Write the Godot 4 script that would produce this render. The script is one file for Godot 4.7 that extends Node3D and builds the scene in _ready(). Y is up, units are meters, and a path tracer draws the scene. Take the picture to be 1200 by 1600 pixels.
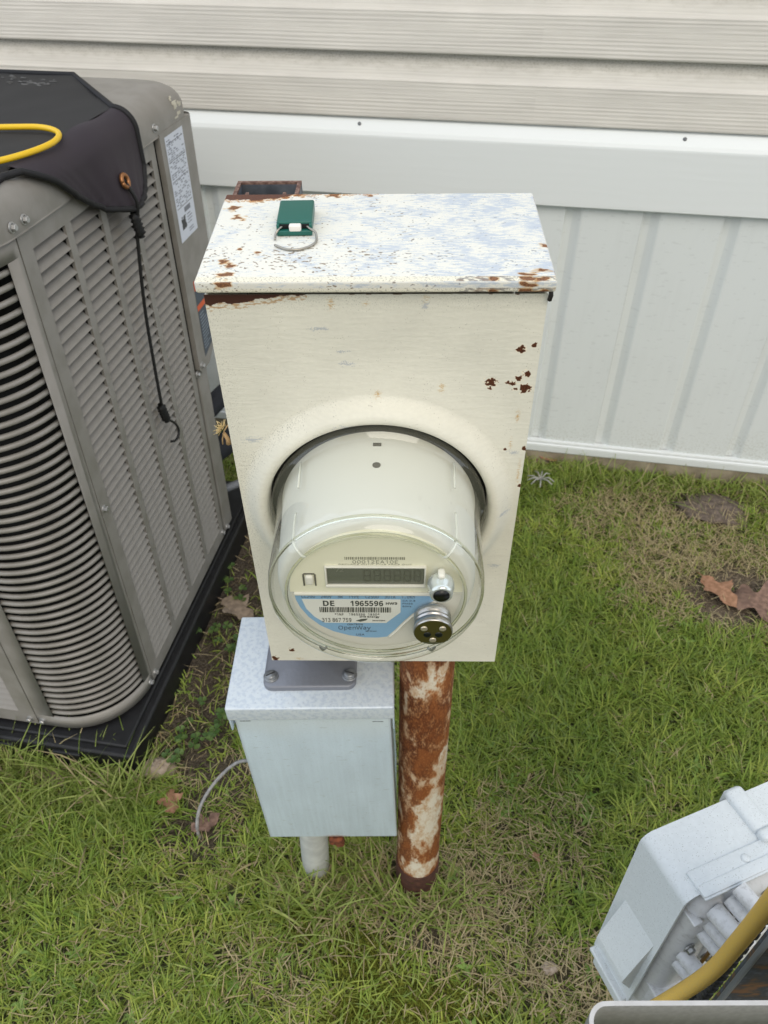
extends Node3D

var rng := RandomNumberGenerator.new()

# ---------------------------------------------------------------- naming and tagging
func tag(o: Node3D, label: String, category: String, group := "") -> Node3D:
	o.set_meta("label", label)
	o.set_meta("category", category)
	if group != "":
		o.set_meta("group", group)
	return o

var used := {}
func nm(called: String, parent: Node) -> String:
	var key := str(parent.get_instance_id()) + called
	var n: int = used.get(key, 0)
	used[key] = n + 1
	return called if n == 0 else "%s_%03d" % [called, n]

func thing(called: String, label: String, category: String, at := Vector3.ZERO, rot := Vector3.ZERO, group := "") -> Node3D:
	var o := Node3D.new()
	o.name = nm(called, self)
	add_child(o, true)
	o.position = at
	o.rotation = rot
	tag(o, label, category, group)
	return o

func put(called: String, mesh: Mesh, mat: Material, parent: Node = self, at := Vector3.ZERO, rot := Vector3.ZERO) -> MeshInstance3D:
	var o := MeshInstance3D.new()
	o.mesh = mesh
	o.material_override = mat
	o.name = nm(called, parent)
	parent.add_child(o, true)
	o.position = at
	o.rotation = rot
	return o

# ---------------------------------------------------------------- mesh helpers
func nst(flat := false) -> SurfaceTool:
	var st := SurfaceTool.new()
	st.begin(Mesh.PRIMITIVE_TRIANGLES)
	st.set_smooth_group(-1 if flat else 0)
	return st

func fin(st: SurfaceTool) -> ArrayMesh:
	st.generate_normals()
	return st.commit()

# triangle and quad given counter-clockwise as seen from outside
func tri(st: SurfaceTool, a: Vector3, b: Vector3, c: Vector3, ua := Vector2.ZERO, ub := Vector2.ZERO, uc := Vector2.ZERO) -> void:
	st.set_uv(ua)
	st.add_vertex(a)
	st.set_uv(uc)
	st.add_vertex(c)
	st.set_uv(ub)
	st.add_vertex(b)

func quad(st: SurfaceTool, a: Vector3, b: Vector3, c: Vector3, d: Vector3, ua := Vector2.ZERO, ub := Vector2(1, 0), uc := Vector2(1, 1), ud := Vector2(0, 1)) -> void:
	tri(st, a, b, c, ua, ub, uc)
	tri(st, a, c, d, ua, uc, ud)

# quad turned so that it faces away from a point
func oquad(st: SurfaceTool, a: Vector3, b: Vector3, c: Vector3, d: Vector3, inside: Vector3) -> void:
	var n := (c - a).cross(d - b)
	if n.dot((a + b + c + d) / 4.0 - inside) < 0.0:
		quad(st, d, c, b, a)
	else:
		quad(st, a, b, c, d)

func box(st: SurfaceTool, c: Vector3, s: Vector3) -> void:
	var h := s / 2.0
	for ax in 3:
		for sg in [-1.0, 1.0]:
			var n := Vector3.ZERO
			n[ax] = sg
			var u := Vector3.ZERO
			u[(ax + 1) % 3] = 1.0
			var v := Vector3.ZERO
			v[(ax + 2) % 3] = 1.0
			oquad(st, c + (n - u - v) * h, c + (n + u - v) * h, c + (n + u + v) * h, c + (n - u + v) * h, c)

# box with rounded edges
func rbox(st: SurfaceTool, c: Vector3, s: Vector3, r: float, k := 3) -> void:
	var h := s / 2.0
	r = minf(r, minf(h.x, minf(h.y, h.z)) * 0.999)
	for ax in 3:
		var b := (ax + 1) % 3
		var d := (ax + 2) % 3
		var lb := _lines(h[b], r, k)
		var ld := _lines(h[d], r, k)
		for sg in [-1.0, 1.0]:
			for i in lb.size() - 1:
				for j in ld.size() - 1:
					var q: Array[Vector3] = []
					for e in [[0, 0], [1, 0], [1, 1], [0, 1]]:
						var p := Vector3.ZERO
						p[ax] = sg * h[ax]
						p[b] = lb[i + e[0]]
						p[d] = ld[j + e[1]]
						var inn := p.clamp(-(h - Vector3.ONE * r), h - Vector3.ONE * r)
						q.append(c + inn + (p - inn).normalized() * r)
					oquad(st, q[0], q[1], q[2], q[3], c)

func _lines(h: float, r: float, k: int) -> PackedFloat32Array:
	var o := PackedFloat32Array()
	for i in k + 1:
		o.append(-h + r * (1.0 - tan((1.0 - float(i) / k) * PI / 4.0)) if i < k else -h + r)
	for i in k + 1:
		o.append(h - r if i == 0 else h - r * (1.0 - tan(float(i) / k * PI / 4.0)))
	return o

func rbox_mesh(s: Vector3, r: float, c := Vector3.ZERO, k := 3) -> ArrayMesh:
	var st := nst()
	rbox(st, c, s, r, k)
	return fin(st)

# surface of revolution about +y; profile (radius, y) from bottom to top outside
func lathe(st: SurfaceTool, prof: PackedVector2Array, segs := 32, flat_u := 1.0) -> void:
	for i in prof.size() - 1:
		for j in segs:
			var a := TAU * j / segs
			var b := TAU * (j + 1) / segs
			var p0 := Vector3(prof[i].x * sin(a), prof[i].y, prof[i].x * cos(a))
			var p1 := Vector3(prof[i].x * sin(b), prof[i].y, prof[i].x * cos(b))
			var p2 := Vector3(prof[i + 1].x * sin(b), prof[i + 1].y, prof[i + 1].x * cos(b))
			var p3 := Vector3(prof[i + 1].x * sin(a), prof[i + 1].y, prof[i + 1].x * cos(a))
			var u0 := flat_u * j / segs
			var u1 := flat_u * (j + 1) / segs
			var v0 := float(i) / (prof.size() - 1)
			var v1 := float(i + 1) / (prof.size() - 1)
			if prof[i].x > 1e-6:
				tri(st, p0, p1, p2, Vector2(u0, v0), Vector2(u1, v0), Vector2(u1, v1))
			if prof[i + 1].x > 1e-6:
				tri(st, p0, p2, p3, Vector2(u0, v0), Vector2(u1, v1), Vector2(u0, v1))

func lathe_mesh(prof: Array, segs := 32) -> ArrayMesh:
	var st := nst()
	var p := PackedVector2Array()
	for a in prof:
		p.append(Vector2(a[0], a[1]))
	lathe(st, p, segs)
	return fin(st)

# tube along points
func tube(st: SurfaceTool, pts: PackedVector3Array, r: float, sides := 8, r2 := -1.0) -> void:
	var n := pts.size()
	var rings: Array[PackedVector3Array] = []
	var up := Vector3.UP
	var t0 := (pts[1] - pts[0]).normalized()
	if absf(t0.dot(up)) > 0.9:
		up = Vector3.RIGHT
	var side := t0.cross(up).normalized()
	for i in n:
		var t := (pts[mini(i + 1, n - 1)] - pts[maxi(i - 1, 0)]).normalized()
		side = (side - t * side.dot(t)).normalized()
		var v := side.cross(t).normalized()
		var rr := r if r2 < 0.0 else lerpf(r, r2, float(i) / (n - 1))
		var ring := PackedVector3Array()
		for k in sides:
			var a := TAU * k / sides
			ring.append(pts[i] + (side * cos(a) + v * sin(a)) * rr)
		rings.append(ring)
	for i in n - 1:
		for k in sides:
			var k2 := (k + 1) % sides
			var u0 := Vector2(float(k) / sides, float(i) / (n - 1))
			var u1 := Vector2(float(k + 1) / sides, float(i + 1) / (n - 1))
			oquad(st, rings[i][k], rings[i][k2], rings[i + 1][k2], rings[i + 1][k], (pts[i] + pts[i + 1]) / 2.0)
	for k in sides:
		var k2 := (k + 1) % sides
		_otri(st, pts[0], rings[0][k], rings[0][k2], pts[1])
		_otri(st, pts[n - 1], rings[n - 1][k], rings[n - 1][k2], pts[n - 2])

func _otri(st: SurfaceTool, a: Vector3, b: Vector3, c: Vector3, inside: Vector3) -> void:
	if (b - a).cross(c - a).dot((a + b + c) / 3.0 - inside) < 0.0:
		tri(st, a, c, b)
	else:
		tri(st, a, b, c)

func tube_mesh(pts: Array, r: float, sides := 8, smooth := 0) -> ArrayMesh:
	var st := nst()
	var p := PackedVector3Array()
	for a in pts:
		p.append(a)
	if smooth > 0:
		p = curve(p, smooth)
	tube(st, p, r, sides)
	return fin(st)

# Catmull-Rom through points
func curve(p: PackedVector3Array, per: int) -> PackedVector3Array:
	var o := PackedVector3Array()
	for i in p.size() - 1:
		var a := p[maxi(i - 1, 0)]
		var d := p[mini(i + 2, p.size() - 1)]
		for k in per:
			o.append(p[i].cubic_interpolate(p[i + 1], a, d, float(k) / per))
	o.append(p[p.size() - 1])
	return o

# flat polygon (x, y) pushed from z0 to z1 (front z1)
func extrude(st: SurfaceTool, poly: PackedVector2Array, z0: float, z1: float) -> void:
	var area := 0.0
	for i in poly.size():
		area += poly[i].cross(poly[(i + 1) % poly.size()])
	var p := poly.duplicate()
	if area < 0.0:
		p.reverse()
	var idx := Geometry2D.triangulate_polygon(p)
	for i in range(0, idx.size(), 3):
		var a := p[idx[i]]
		var b := p[idx[i + 1]]
		var c := p[idx[i + 2]]
		if (b - a).cross(c - a) < 0.0:
			var t := b
			b = c
			c = t
		tri(st, Vector3(a.x, a.y, z1), Vector3(b.x, b.y, z1), Vector3(c.x, c.y, z1), a, b, c)
		tri(st, Vector3(a.x, a.y, z0), Vector3(c.x, c.y, z0), Vector3(b.x, b.y, z0), a, c, b)
	for i in p.size():
		var a := p[i]
		var b := p[(i + 1) % p.size()]
		quad(st, Vector3(a.x, a.y, z0), Vector3(b.x, b.y, z0), Vector3(b.x, b.y, z1), Vector3(a.x, a.y, z1))

func extrude_mesh(poly: Array, z0: float, z1: float) -> ArrayMesh:
	var st := nst(true)
	var p := PackedVector2Array()
	for a in poly:
		p.append(a if a is Vector2 else Vector2(a[0], a[1]))
	extrude(st, p, z0, z1)
	return fin(st)

# profile (y, z) swept along x; outside faces +z; profile given top to bottom
func sweep_x(st: SurfaceTool, prof: Array, x0: float, x1: float, cuts := 1) -> void:
	var v := 0.0
	for i in prof.size() - 1:
		var a := Vector2(prof[i][0], prof[i][1])
		var b := Vector2(prof[i + 1][0], prof[i + 1][1])
		var v1 := v + a.distance_to(b)
		for k in cuts:
			var s0 := lerpf(x0, x1, float(k) / cuts)
			var s1 := lerpf(x0, x1, float(k + 1) / cuts)
			quad(st, Vector3(s0, b.x, b.y), Vector3(s1, b.x, b.y), Vector3(s1, a.x, a.y), Vector3(s0, a.x, a.y), Vector2(s0, v1), Vector2(s1, v1), Vector2(s1, v), Vector2(s0, v))
		v = v1

func rrect(w0: float, w1: float, d0: float, d1: float, radii: Array, n := 8) -> PackedVector2Array:
	# counter-clockwise seen with x right, y up; corners: (w1,d1), (w0,d1), (w0,d0), (w1,d0)
	var o := PackedVector2Array()
	var cs := [[w1, d1, 0.0], [w0, d1, 0.5], [w0, d0, 1.0], [w1, d0, 1.5]]
	for i in 4:
		var r: float = radii[i]
		var cx: float = cs[i][0] - r * (1.0 if i == 0 or i == 3 else -1.0)
		var cy: float = cs[i][1] - r * (1.0 if i < 2 else -1.0)
		for k in n + 1:
			var a: float = cs[i][2] * PI + PI / 2.0 * k / n
			o.append(Vector2(cx + r * cos(a), cy + r * sin(a)))
	return o

# ---------------------------------------------------------------- textures and materials
func noise(s: int, freq: float, oct := 3, type := FastNoiseLite.TYPE_SIMPLEX_SMOOTH) -> FastNoiseLite:
	var n := FastNoiseLite.new()
	n.seed = s
	n.frequency = freq
	n.noise_type = type
	n.fractal_octaves = oct
	n.fractal_type = FastNoiseLite.FRACTAL_FBM if oct > 1 else FastNoiseLite.FRACTAL_NONE
	return n

func ntex(n: FastNoiseLite, size := 512, ramp: Gradient = null) -> NoiseTexture2D:
	var t := NoiseTexture2D.new()
	t.width = size
	t.height = size
	t.seamless = true
	t.seamless_blend_skirt = 0.2
	t.noise = n
	if ramp:
		t.color_ramp = ramp
	return t

func grad(stops: Array) -> Gradient:
	var g := Gradient.new()
	var o := PackedFloat32Array()
	var c := PackedColorArray()
	for s in stops:
		o.append(s[0])
		c.append(s[1])
	g.offsets = o
	g.colors = c
	return g

func paint(w: int, h: int, f: Callable) -> ImageTexture:
	var data := PackedByteArray()
	data.resize(w * h * 3)
	var i := 0
	for y in h:
		for x in w:
			var c: Color = f.call(float(x) / w, float(y) / h)
			data[i] = clampi(int(c.r * 255.0 + 0.5), 0, 255)
			data[i + 1] = clampi(int(c.g * 255.0 + 0.5), 0, 255)
			data[i + 2] = clampi(int(c.b * 255.0 + 0.5), 0, 255)
			i += 3
	return ImageTexture.create_from_image(Image.create_from_data(w, h, false, Image.FORMAT_RGB8, data))

func mat(c: Color, rough := 0.6, metal := 0.0) -> StandardMaterial3D:
	var m := StandardMaterial3D.new()
	m.albedo_color = c
	m.roughness = rough
	m.metallic = metal
	return m

# material with mottled colour over three planes; scale = repeats per metre, bump in centimetres
func mottled(a: Color, b: Color, s: int, scale: float, rough := 0.6, bump := 0.0, freq := 0.02, metal := 0.0) -> StandardMaterial3D:
	var m := mat(Color.WHITE, rough, metal)
	m.albedo_texture = ntex(noise(s, freq, 5), 256, grad([[0.25, a], [0.75, b]]))
	m.uv1_triplanar = true
	m.uv1_scale = Vector3.ONE * scale
	if bump > 0.0:
		m.heightmap_enabled = true
		m.heightmap_scale = bump
		m.heightmap_texture = ntex(noise(s + 7, freq * 2.0, 4), 256)
	return m

func sm(a: float, b: float, x: float) -> float:
	return smoothstep(a, b, x)

# ---------------------------------------------------------------- lettering
var fonts := {}
func lettering(called: String, txt: String, parent: Node, at: Vector3, width: float, height: float, m: Material, face := "Droid Sans", rot := Vector3.ZERO) -> MeshInstance3D:
	if not fonts.has(face):
		var f := SystemFont.new()
		f.font_names = PackedStringArray([face.trim_suffix(" Bold")])
		if face.ends_with("Bold"):
			f.font_weight = 700
		fonts[face] = f
	var t := TextMesh.new()
	t.text = txt
	t.font = fonts[face]
	t.font_size = 32
	t.pixel_size = 0.001
	t.depth = 0.004
	t.curve_step = 2.0
	t.horizontal_alignment = HORIZONTAL_ALIGNMENT_LEFT
	t.vertical_alignment = VERTICAL_ALIGNMENT_BOTTOM
	var o := put(called, t, m, parent, at, rot)
	var bb := t.get_aabb()
	var sx := width / maxf(bb.size.x, 1e-4)
	var sy := height / maxf(bb.size.y, 1e-4)
	o.scale = Vector3(sx, sy, 0.05)
	o.position = at - Vector3(bb.position.x * sx, bb.position.y * sy, 0)
	return o

# ---------------------------------------------------------------- the scene
const LEAN := Vector3(0.0535, -0.0146, 0.0113)
const BOX_AT := Vector3(-0.0057, 0.9695, -0.4732)
const AC_AT := Vector3(-0.4266, 0.0, -0.7295)
const AC_TURN := -0.16406
const WALL_AT := Vector3(0.2827, 0.0, -1.5951)
const WALL_TURN := -0.1754

func _ready() -> void:
	rng.seed = 20240
	set_view()
	build_ground()
	build_wall()
	build_air_conditioner()
	build_pipe_and_strut()
	build_meter_box()
	build_meter()
	build_seal()
	build_junction_box()
	build_utility_corner()
	build_plants()
	build_litter()

func set_view() -> void:
	var cam := Camera3D.new()
	cam.name = "camera"
	add_child(cam)
	cam.position = Vector3(0, 1.185, 0)
	cam.rotation = Vector3(-0.7038, 0, 0.001)
	cam.fov = 67.38
	cam.near = 0.02
	cam.far = 200.0
	var at := CameraAttributesPhysical.new()
	at.frustum_focal_length = 18.0
	at.exposure_aperture = 10.0
	at.frustum_focus_distance = 0.60
	at.frustum_far = 200.0
	at.frustum_near = 0.02
	cam.attributes = at
	cam.current = true
	var we := WorldEnvironment.new()
	we.name = "surroundings"
	var e := Environment.new()
	e.background_mode = Environment.BG_SKY
	var sk := ProceduralSkyMaterial.new()
	sk.sky_top_color = Color(0.85, 0.895, 0.955)
	sk.sky_horizon_color = Color(0.91, 0.945, 0.99)
	sk.sky_curve = 0.25
	sk.ground_bottom_color = Color(0.30, 0.31, 0.26)
	sk.ground_horizon_color = Color(0.55, 0.56, 0.53)
	sk.sky_energy_multiplier = 1.0
	sk.sun_angle_max = 60.0
	var sky := Sky.new()
	sky.sky_material = sk
	e.sky = sky
	e.tonemap_mode = Environment.TONE_MAPPER_LINEAR
	e.tonemap_exposure = 1.98
	e.sdfgi_enabled = true
	e.ssao_enabled = true
	e.ssil_enabled = true
	we.environment = e
	add_child(we)
	var sun := DirectionalLight3D.new()
	sun.name = "veiled_sun"
	sun.light_energy = 0.28
	sun.light_color = Color(1.0, 0.97, 0.92)
	sun.light_angular_distance = 40.0
	sun.shadow_enabled = true
	sun.rotation = Vector3(deg_to_rad(-44), deg_to_rad(14), 0)
	add_child(sun)

# ---- ground and lawn
# [x, z, rx, rz, strength]
const BARE := [[-0.32, -1.16, 0.10, 0.17, 1.0], [-0.345, -0.98, 0.08, 0.12, 1.0], [-0.325, -0.80, 0.08, 0.12, 0.95], [-0.27, -0.70, 0.07, 0.07, 0.8], [-0.29, -0.61, 0.07, 0.06, 0.8], [0.745, -1.10, 0.12, 0.09, 1.0], [0.76, -1.385, 0.11, 0.05, 0.95], [0.40, -1.58, 0.12, 0.04, 0.8], [-0.60, -0.71, 0.2, 0.03, 0.9], [0.05, -0.46, 0.05, 0.03, 0.6], [-0.25, -1.25, 0.2, 0.25, 0.9]]
const STRAW := [[0.097, -0.50, 0.12, 0.09, 1.0], [0.236, -0.606, 0.10, 0.09, 0.6], [0.26, -0.385, 0.07, 0.06, 1.0], [0.0, -0.47, 0.10, 0.06, 0.8], [0.70, -1.17, 0.20, 0.14, 0.9], [0.62, -1.36, 0.20, 0.09, 0.8], [-0.06, -0.52, 0.08, 0.05, 0.6], [0.12, -0.40, 0.06, 0.05, 0.6], [-0.14, -0.40, 0.08, 0.05, 0.4]]
const MOSS := [[-0.036, -0.42, 0.06, 0.045, 1.0], [0.02, -0.36, 0.07, 0.04, 0.9], [0.10, -0.355, 0.06, 0.04, 0.7], [-0.10, -0.47, 0.05, 0.03, 0.8], [-0.05, -0.345, 0.05, 0.03, 0.7]]
const LUSH := [[0.30, -0.90, 0.20, 0.35, 1.0], [0.60, -0.85, 0.2, 0.25, 0.7], [-0.42, -0.63, 0.15, 0.06, 1.0], [0.45, -1.45, 0.25, 0.12, 0.6], [-0.6, -0.55, 0.15, 0.1, 0.7]]
var gn_a := noise(11, 3.2, 3)
var gn_b := noise(12, 11.0, 3)
var gn_c := noise(13, 40.0, 2)

func patch(list: Array, x: float, z: float) -> float:
	var s := 0.0
	for b in list:
		var dx: float = (x - b[0]) / b[2]
		var dz: float = (z - b[1]) / b[3]
		var d := dx * dx + dz * dz
		if d < 4.0:
			s = maxf(s, b[4] * (1.0 - sm(0.35, 1.7, d + 0.7 * gn_b.get_noise_2d(x, z))))
	return s

func ground_y(x: float, z: float) -> float:
	# the ground rises a little towards the wall
	var wz := (x - WALL_AT.x) * sin(WALL_TURN) + (z - WALL_AT.z) * cos(WALL_TURN)
	var rise := 0.028 * (1.0 - sm(0.0, 0.55, absf(wz)))
	return rise + 0.008 * gn_a.get_noise_2d(x, z) + 0.005 * gn_b.get_noise_2d(x, z) + 0.003 * gn_c.get_noise_2d(x, z)

func build_ground() -> void:
	# one sheet: fine in the middle, coarse towards the horizon
	var xs := PackedFloat32Array()
	for v in [-60.0, -20.0, -8.0, -4.0, -2.4]:
		xs.append(v)
	var i := -1.5
	while i < 1.501:
		xs.append(i)
		i += 0.015
	for v in [2.4, 4.0, 8.0, 20.0, 60.0]:
		xs.append(v)
	var zs := PackedFloat32Array()
	for v in [-60.0, -20.0, -8.0, -4.0, -2.4]:
		zs.append(v)
	i = -1.71
	while i < 0.41:
		zs.append(i)
		i += 0.015
	for v in [1.2, 2.4, 4.0, 8.0, 20.0, 60.0]:
		zs.append(v)
	var st := nst()
	var cols := {}
	var grid: Array = []
	for z in zs:
		var row: Array = []
		for x in xs:
			var fine: bool = absf(x) <= 1.51 and z > -1.75 and z < 0.42
			var y := ground_y(x, z) if fine else 0.0
			var bare := patch(BARE, x, z)
			var straw := patch(STRAW, x, z)
			var moss := patch(MOSS, x, z)
			var n := gn_b.get_noise_2d(x * 1.7, z * 1.7) * 0.5 + gn_c.get_noise_2d(x, z) * 0.5
			var c := Color(0.085, 0.098, 0.032)
			c = c.lerp(Color(0.15, 0.125, 0.072), clampf(straw * 0.8 + n * 0.25, 0.0, 1.0))
			c = c.lerp(Color(0.062, 0.072, 0.012), moss * 0.85)
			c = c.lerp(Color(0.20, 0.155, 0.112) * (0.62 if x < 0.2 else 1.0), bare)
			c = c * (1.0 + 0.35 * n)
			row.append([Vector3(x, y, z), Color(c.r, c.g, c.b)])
		grid.append(row)
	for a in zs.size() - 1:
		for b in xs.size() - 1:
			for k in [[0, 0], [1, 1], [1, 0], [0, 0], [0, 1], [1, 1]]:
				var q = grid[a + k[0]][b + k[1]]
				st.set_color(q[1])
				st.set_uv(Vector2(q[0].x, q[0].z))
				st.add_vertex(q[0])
	var m := mat(Color.WHITE, 0.95)
	m.vertex_color_use_as_albedo = true
	m.albedo_texture = ntex(noise(21, 0.05, 5), 512, grad([[0.2, Color(0.62, 0.60, 0.56)], [0.8, Color(1, 1, 1)]]))
	m.uv1_scale = Vector3(5, 5, 5)
	m.heightmap_enabled = true
	m.heightmap_texture = ntex(noise(22, 0.07, 5), 512)
	m.heightmap_scale = 0.5
	var g := put("ground", fin_up(st), m)
	g.set_meta("kind", "structure")

func fin_up(st: SurfaceTool) -> ArrayMesh:
	st.generate_normals()
	return st.commit()

func in_local(p: Vector3, at: Vector3, turn: float) -> Vector3:
	return Basis(Vector3.UP, turn).inverse() * (p - at)

func free_ground(x: float, z: float) -> bool:
	var a := in_local(Vector3(x, 0, z), AC_AT, AC_TURN)
	if a.x < 0.022 and a.z < 0.032 and a.z > -0.72:
		return false
	var w := in_local(Vector3(x, 0, z), WALL_AT, WALL_TURN)
	if w.z < 0.024:
		return false
	if Vector2(x - 0.051, z + 0.533).length() < 0.036 or Vector2(x + 0.108, z + 0.545).length() < 0.025:
		return false
	return true

func blade(len: float, w: float, bend: float, twist: float) -> ArrayMesh:
	var st := nst()
	var n := 4
	var p := Vector3.ZERO
	var ang := 0.0
	var l: Array[Vector3] = []
	var r: Array[Vector3] = []
	for i in n + 1:
		var t := float(i) / n
		var ww := w * (1.0 - t * t * 0.92) * (0.75 + 0.5 * t if t < 0.5 else 1.0)
		var s := Vector3(cos(twist * t), 0, sin(twist * t)) * ww / 2.0
		l.append(p - s)
		r.append(p + s)
		ang += bend / n
		p += Vector3(0, cos(ang), sin(ang)) * len / n
	for i in n:
		quad(st, l[i], r[i], r[i + 1], l[i + 1])
	return fin(st)

func build_lawn_kind(called: String, meshes: Array, spots: Array, m: Material, label: String) -> void:
	# spots: [Transform3D, Color]; one MultiMesh per blade shape under one node
	var holder := Node3D.new()
	holder.name = called
	add_child(holder)
	holder.set_meta("kind", "stuff")
	tag(holder, label, called.replace("_", " "))
	for k in meshes.size():
		var mine: Array = []
		for i in range(k, spots.size(), meshes.size()):
			mine.append(spots[i])
		var mm := MultiMesh.new()
		mm.transform_format = MultiMesh.TRANSFORM_3D
		mm.use_colors = true
		mm.mesh = meshes[k]
		mm.instance_count = mine.size()
		for i in mine.size():
			mm.set_instance_transform(i, mine[i][0])
			mm.set_instance_color(i, mine[i][1])
		var o := MultiMeshInstance3D.new()
		o.name = nm("blades", holder)
		o.multimesh = mm
		o.material_override = m
		o.set_meta("kind", "stuff")
		holder.add_child(o, true)

func build_plants() -> void:
	var m := mat(Color.WHITE, 0.55)
	m.vertex_color_use_as_albedo = true
	m.metallic_specular = 0.35
	m.backlight_enabled = true
	m.backlight = Color(0.30, 0.36, 0.16)
	var shapes := [blade(0.04, 0.0026, 0.5, 0.3), blade(0.045, 0.0022, 0.9, -0.4), blade(0.04, 0.0030, 1.3, 0.6), blade(0.035, 0.0024, 0.2, -0.2), blade(0.05, 0.0020, 1.7, 0.8), blade(0.03, 0.0032, 0.7, 0.0)]
	var green: Array = []
	var dry: Array = []
	var moss: Array = []
	var total := 300000
	for i in total:
		# more densely near the camera, where single blades can be seen
		var z := rng.randf_range(-1.72, 0.05)
		var x := rng.randf_range(-0.98, 1.05)
		var half := 0.50 + absf(z) * 0.34
		if absf(x) > half or not free_ground(x, z):
			continue
		var bare := patch(BARE, x, z)
		var straw := patch(STRAW, x, z)
		var mo := patch(MOSS, x, z)
		var lush := patch(LUSH, x, z)
		var n := gn_b.get_noise_2d(x + 9.0, z)
		var na := gn_a.get_noise_2d(x * 2.0, z * 2.0 + 5.0)
		if rng.randf() < bare * 0.93 or rng.randf() < mo * 0.75:
			continue
		var p := Vector3(x, ground_y(x, z) - 0.002, z)
		var isdry := rng.randf() < 0.07 + 0.42 * straw + 0.12 * n + 0.35 * bare - 0.08 * lush
		if isdry:
			var s := rng.randf_range(0.28, 0.80)
			var b := Basis(Vector3.UP, rng.randf() * TAU) * Basis(Vector3.RIGHT, rng.randf_range(0.9, 1.5))
			p.y += rng.randf_range(0.003, 0.016)
			var t := rng.randf()
			var c := Color(0.42, 0.335, 0.185).lerp(Color(0.24, 0.165, 0.085), t * t)
			c = c.lerp(Color(0.40, 0.36, 0.22), 0.5 * rng.randf())
			dry.append([Transform3D(b * Basis.from_scale(Vector3(0.7, s * 1.1, s)), p), c])
		else:
			var tuft := gn_b.get_noise_2d(x * 2.2 + 31.0, z * 2.2)
			var s := rng.randf_range(0.45, 1.05) * (1.0 + 0.30 * na + 0.25 * lush + 0.45 * tuft) * (1.0 - 0.4 * straw)
			var az := gn_b.get_noise_2d(x * 1.3, z * 1.3 + 77.0) * 9.0 + rng.randfn(0.0, 0.8)
			var b := Basis(Vector3.UP, az) * Basis(Vector3.RIGHT, rng.randf_range(0.10, 1.15))
			var c := Color(0.165, 0.248, 0.033).lerp(Color(0.345, 0.375, 0.075), clampf(rng.randf() * 0.9 + n * 0.5 - lush * 0.15, 0.0, 1.0))
			c = c.lerp(Color(0.085, 0.145, 0.022), clampf(0.30 * rng.randf() + 0.45 * lush * rng.randf(), 0.0, 0.8))
			c = c * (1.0 + 0.35 * tuft)
			c = c.lerp(Color(0.22, 0.27, 0.13), 0.35 if rng.randf() < 0.15 else 0.0)
			green.append([Transform3D(b * Basis.from_scale(Vector3(0.95, s, s)), p), c])
	# tufts that were not cut: along the pad, the posts and the wall
	for i in 2600:
		var k := rng.randf()
		var x := 0.0
		var z := 0.0
		if k < 0.5:
			var q := AC_AT + Basis(Vector3.UP, AC_TURN) * Vector3(rng.randf_range(-0.45, 0.05), 0, 0.03 + absf(rng.randfn(0.0, 0.035)))
			x = q.x
			z = q.z
		elif k < 0.62:
			x = 0.05 + rng.randfn(0, 0.04)
			z = -0.505 + rng.randfn(0, 0.025)
		elif k < 0.78:
			x = -0.09 + rng.randfn(0, 0.06)
			z = -0.51 + rng.randfn(0, 0.04)
		else:
			var q := WALL_AT + Basis(Vector3.UP, WALL_TURN) * Vector3(rng.randf_range(-0.1, 0.9), 0, 0.05 + absf(rng.randfn(0.0, 0.03)))
			x = q.x
			z = q.z
		if not free_ground(x, z):
			continue
		var s := rng.randf_range(1.0, 2.3) if k > 0.5 else rng.randf_range(1.2, 3.2)
		var b := Basis(Vector3.UP, rng.randf() * TAU) * Basis(Vector3.RIGHT, rng.randf_range(0.1, 0.8))
		var c := Color(0.15, 0.22, 0.03).lerp(Color(0.27, 0.31, 0.09), rng.randf())
		if rng.randf() < 0.12:
			c = Color(0.33, 0.27, 0.15)
		green.append([Transform3D(b * Basis.from_scale(Vector3(1.1, s, s)), Vector3(x, ground_y(x, z) - 0.002, z)), c])
	for i in 16000:
		var q = MOSS[rng.randi() % MOSS.size()]
		var x: float = q[0] + rng.randfn(0, 0.75) * q[2]
		var z: float = q[1] + rng.randfn(0, 0.75) * q[3]
		if rng.randf() > patch(MOSS, x, z) + 0.1:
			continue
		var b := Basis(Vector3.UP, rng.randf() * TAU) * Basis(Vector3.RIGHT, rng.randf_range(0.0, 0.9))
		var c := Color(0.12, 0.145, 0.016).lerp(Color(0.20, 0.205, 0.03), rng.randf())
		var s := rng.randf_range(0.10, 0.24)
		moss.append([Transform3D(b * Basis.from_scale(Vector3(0.8, s, s)), Vector3(x, ground_y(x, z), z)), c])
	var weeds: Array = []
	for i in 260:
		var cx := rng.randf_range(-0.6, 0.9)
		var cz := rng.randf_range(-1.5, -0.32)
		if not free_ground(cx, cz) or patch(BARE, cx, cz) > 0.5:
			continue
		var nl := rng.randi_range(3, 7)
		var a0 := rng.randf() * TAU
		var sz := rng.randf_range(0.35, 0.85)
		var c := Color(0.13, 0.22, 0.04).lerp(Color(0.20, 0.29, 0.07), rng.randf())
		for k in nl:
			var b := Basis(Vector3.UP, a0 + k * TAU / nl + rng.randf_range(-0.3, 0.3)) * Basis(Vector3.RIGHT, rng.randf_range(0.6, 1.1))
			weeds.append([Transform3D(b * Basis.from_scale(Vector3(sz, sz, sz)), Vector3(cx, ground_y(cx, cz) + 0.006, cz)), c * rng.randf_range(0.85, 1.15)])
	build_lawn_kind("broadleaf_weeds", [blade(0.026, 0.0085, 0.8, 0.1), blade(0.020, 0.0100, 1.1, -0.1)], weeds, m, "small broad leaved weeds scattered through the lawn")
	build_lawn_kind("grass", shapes, green, m, "short mown green lawn grass round the posts")
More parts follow.
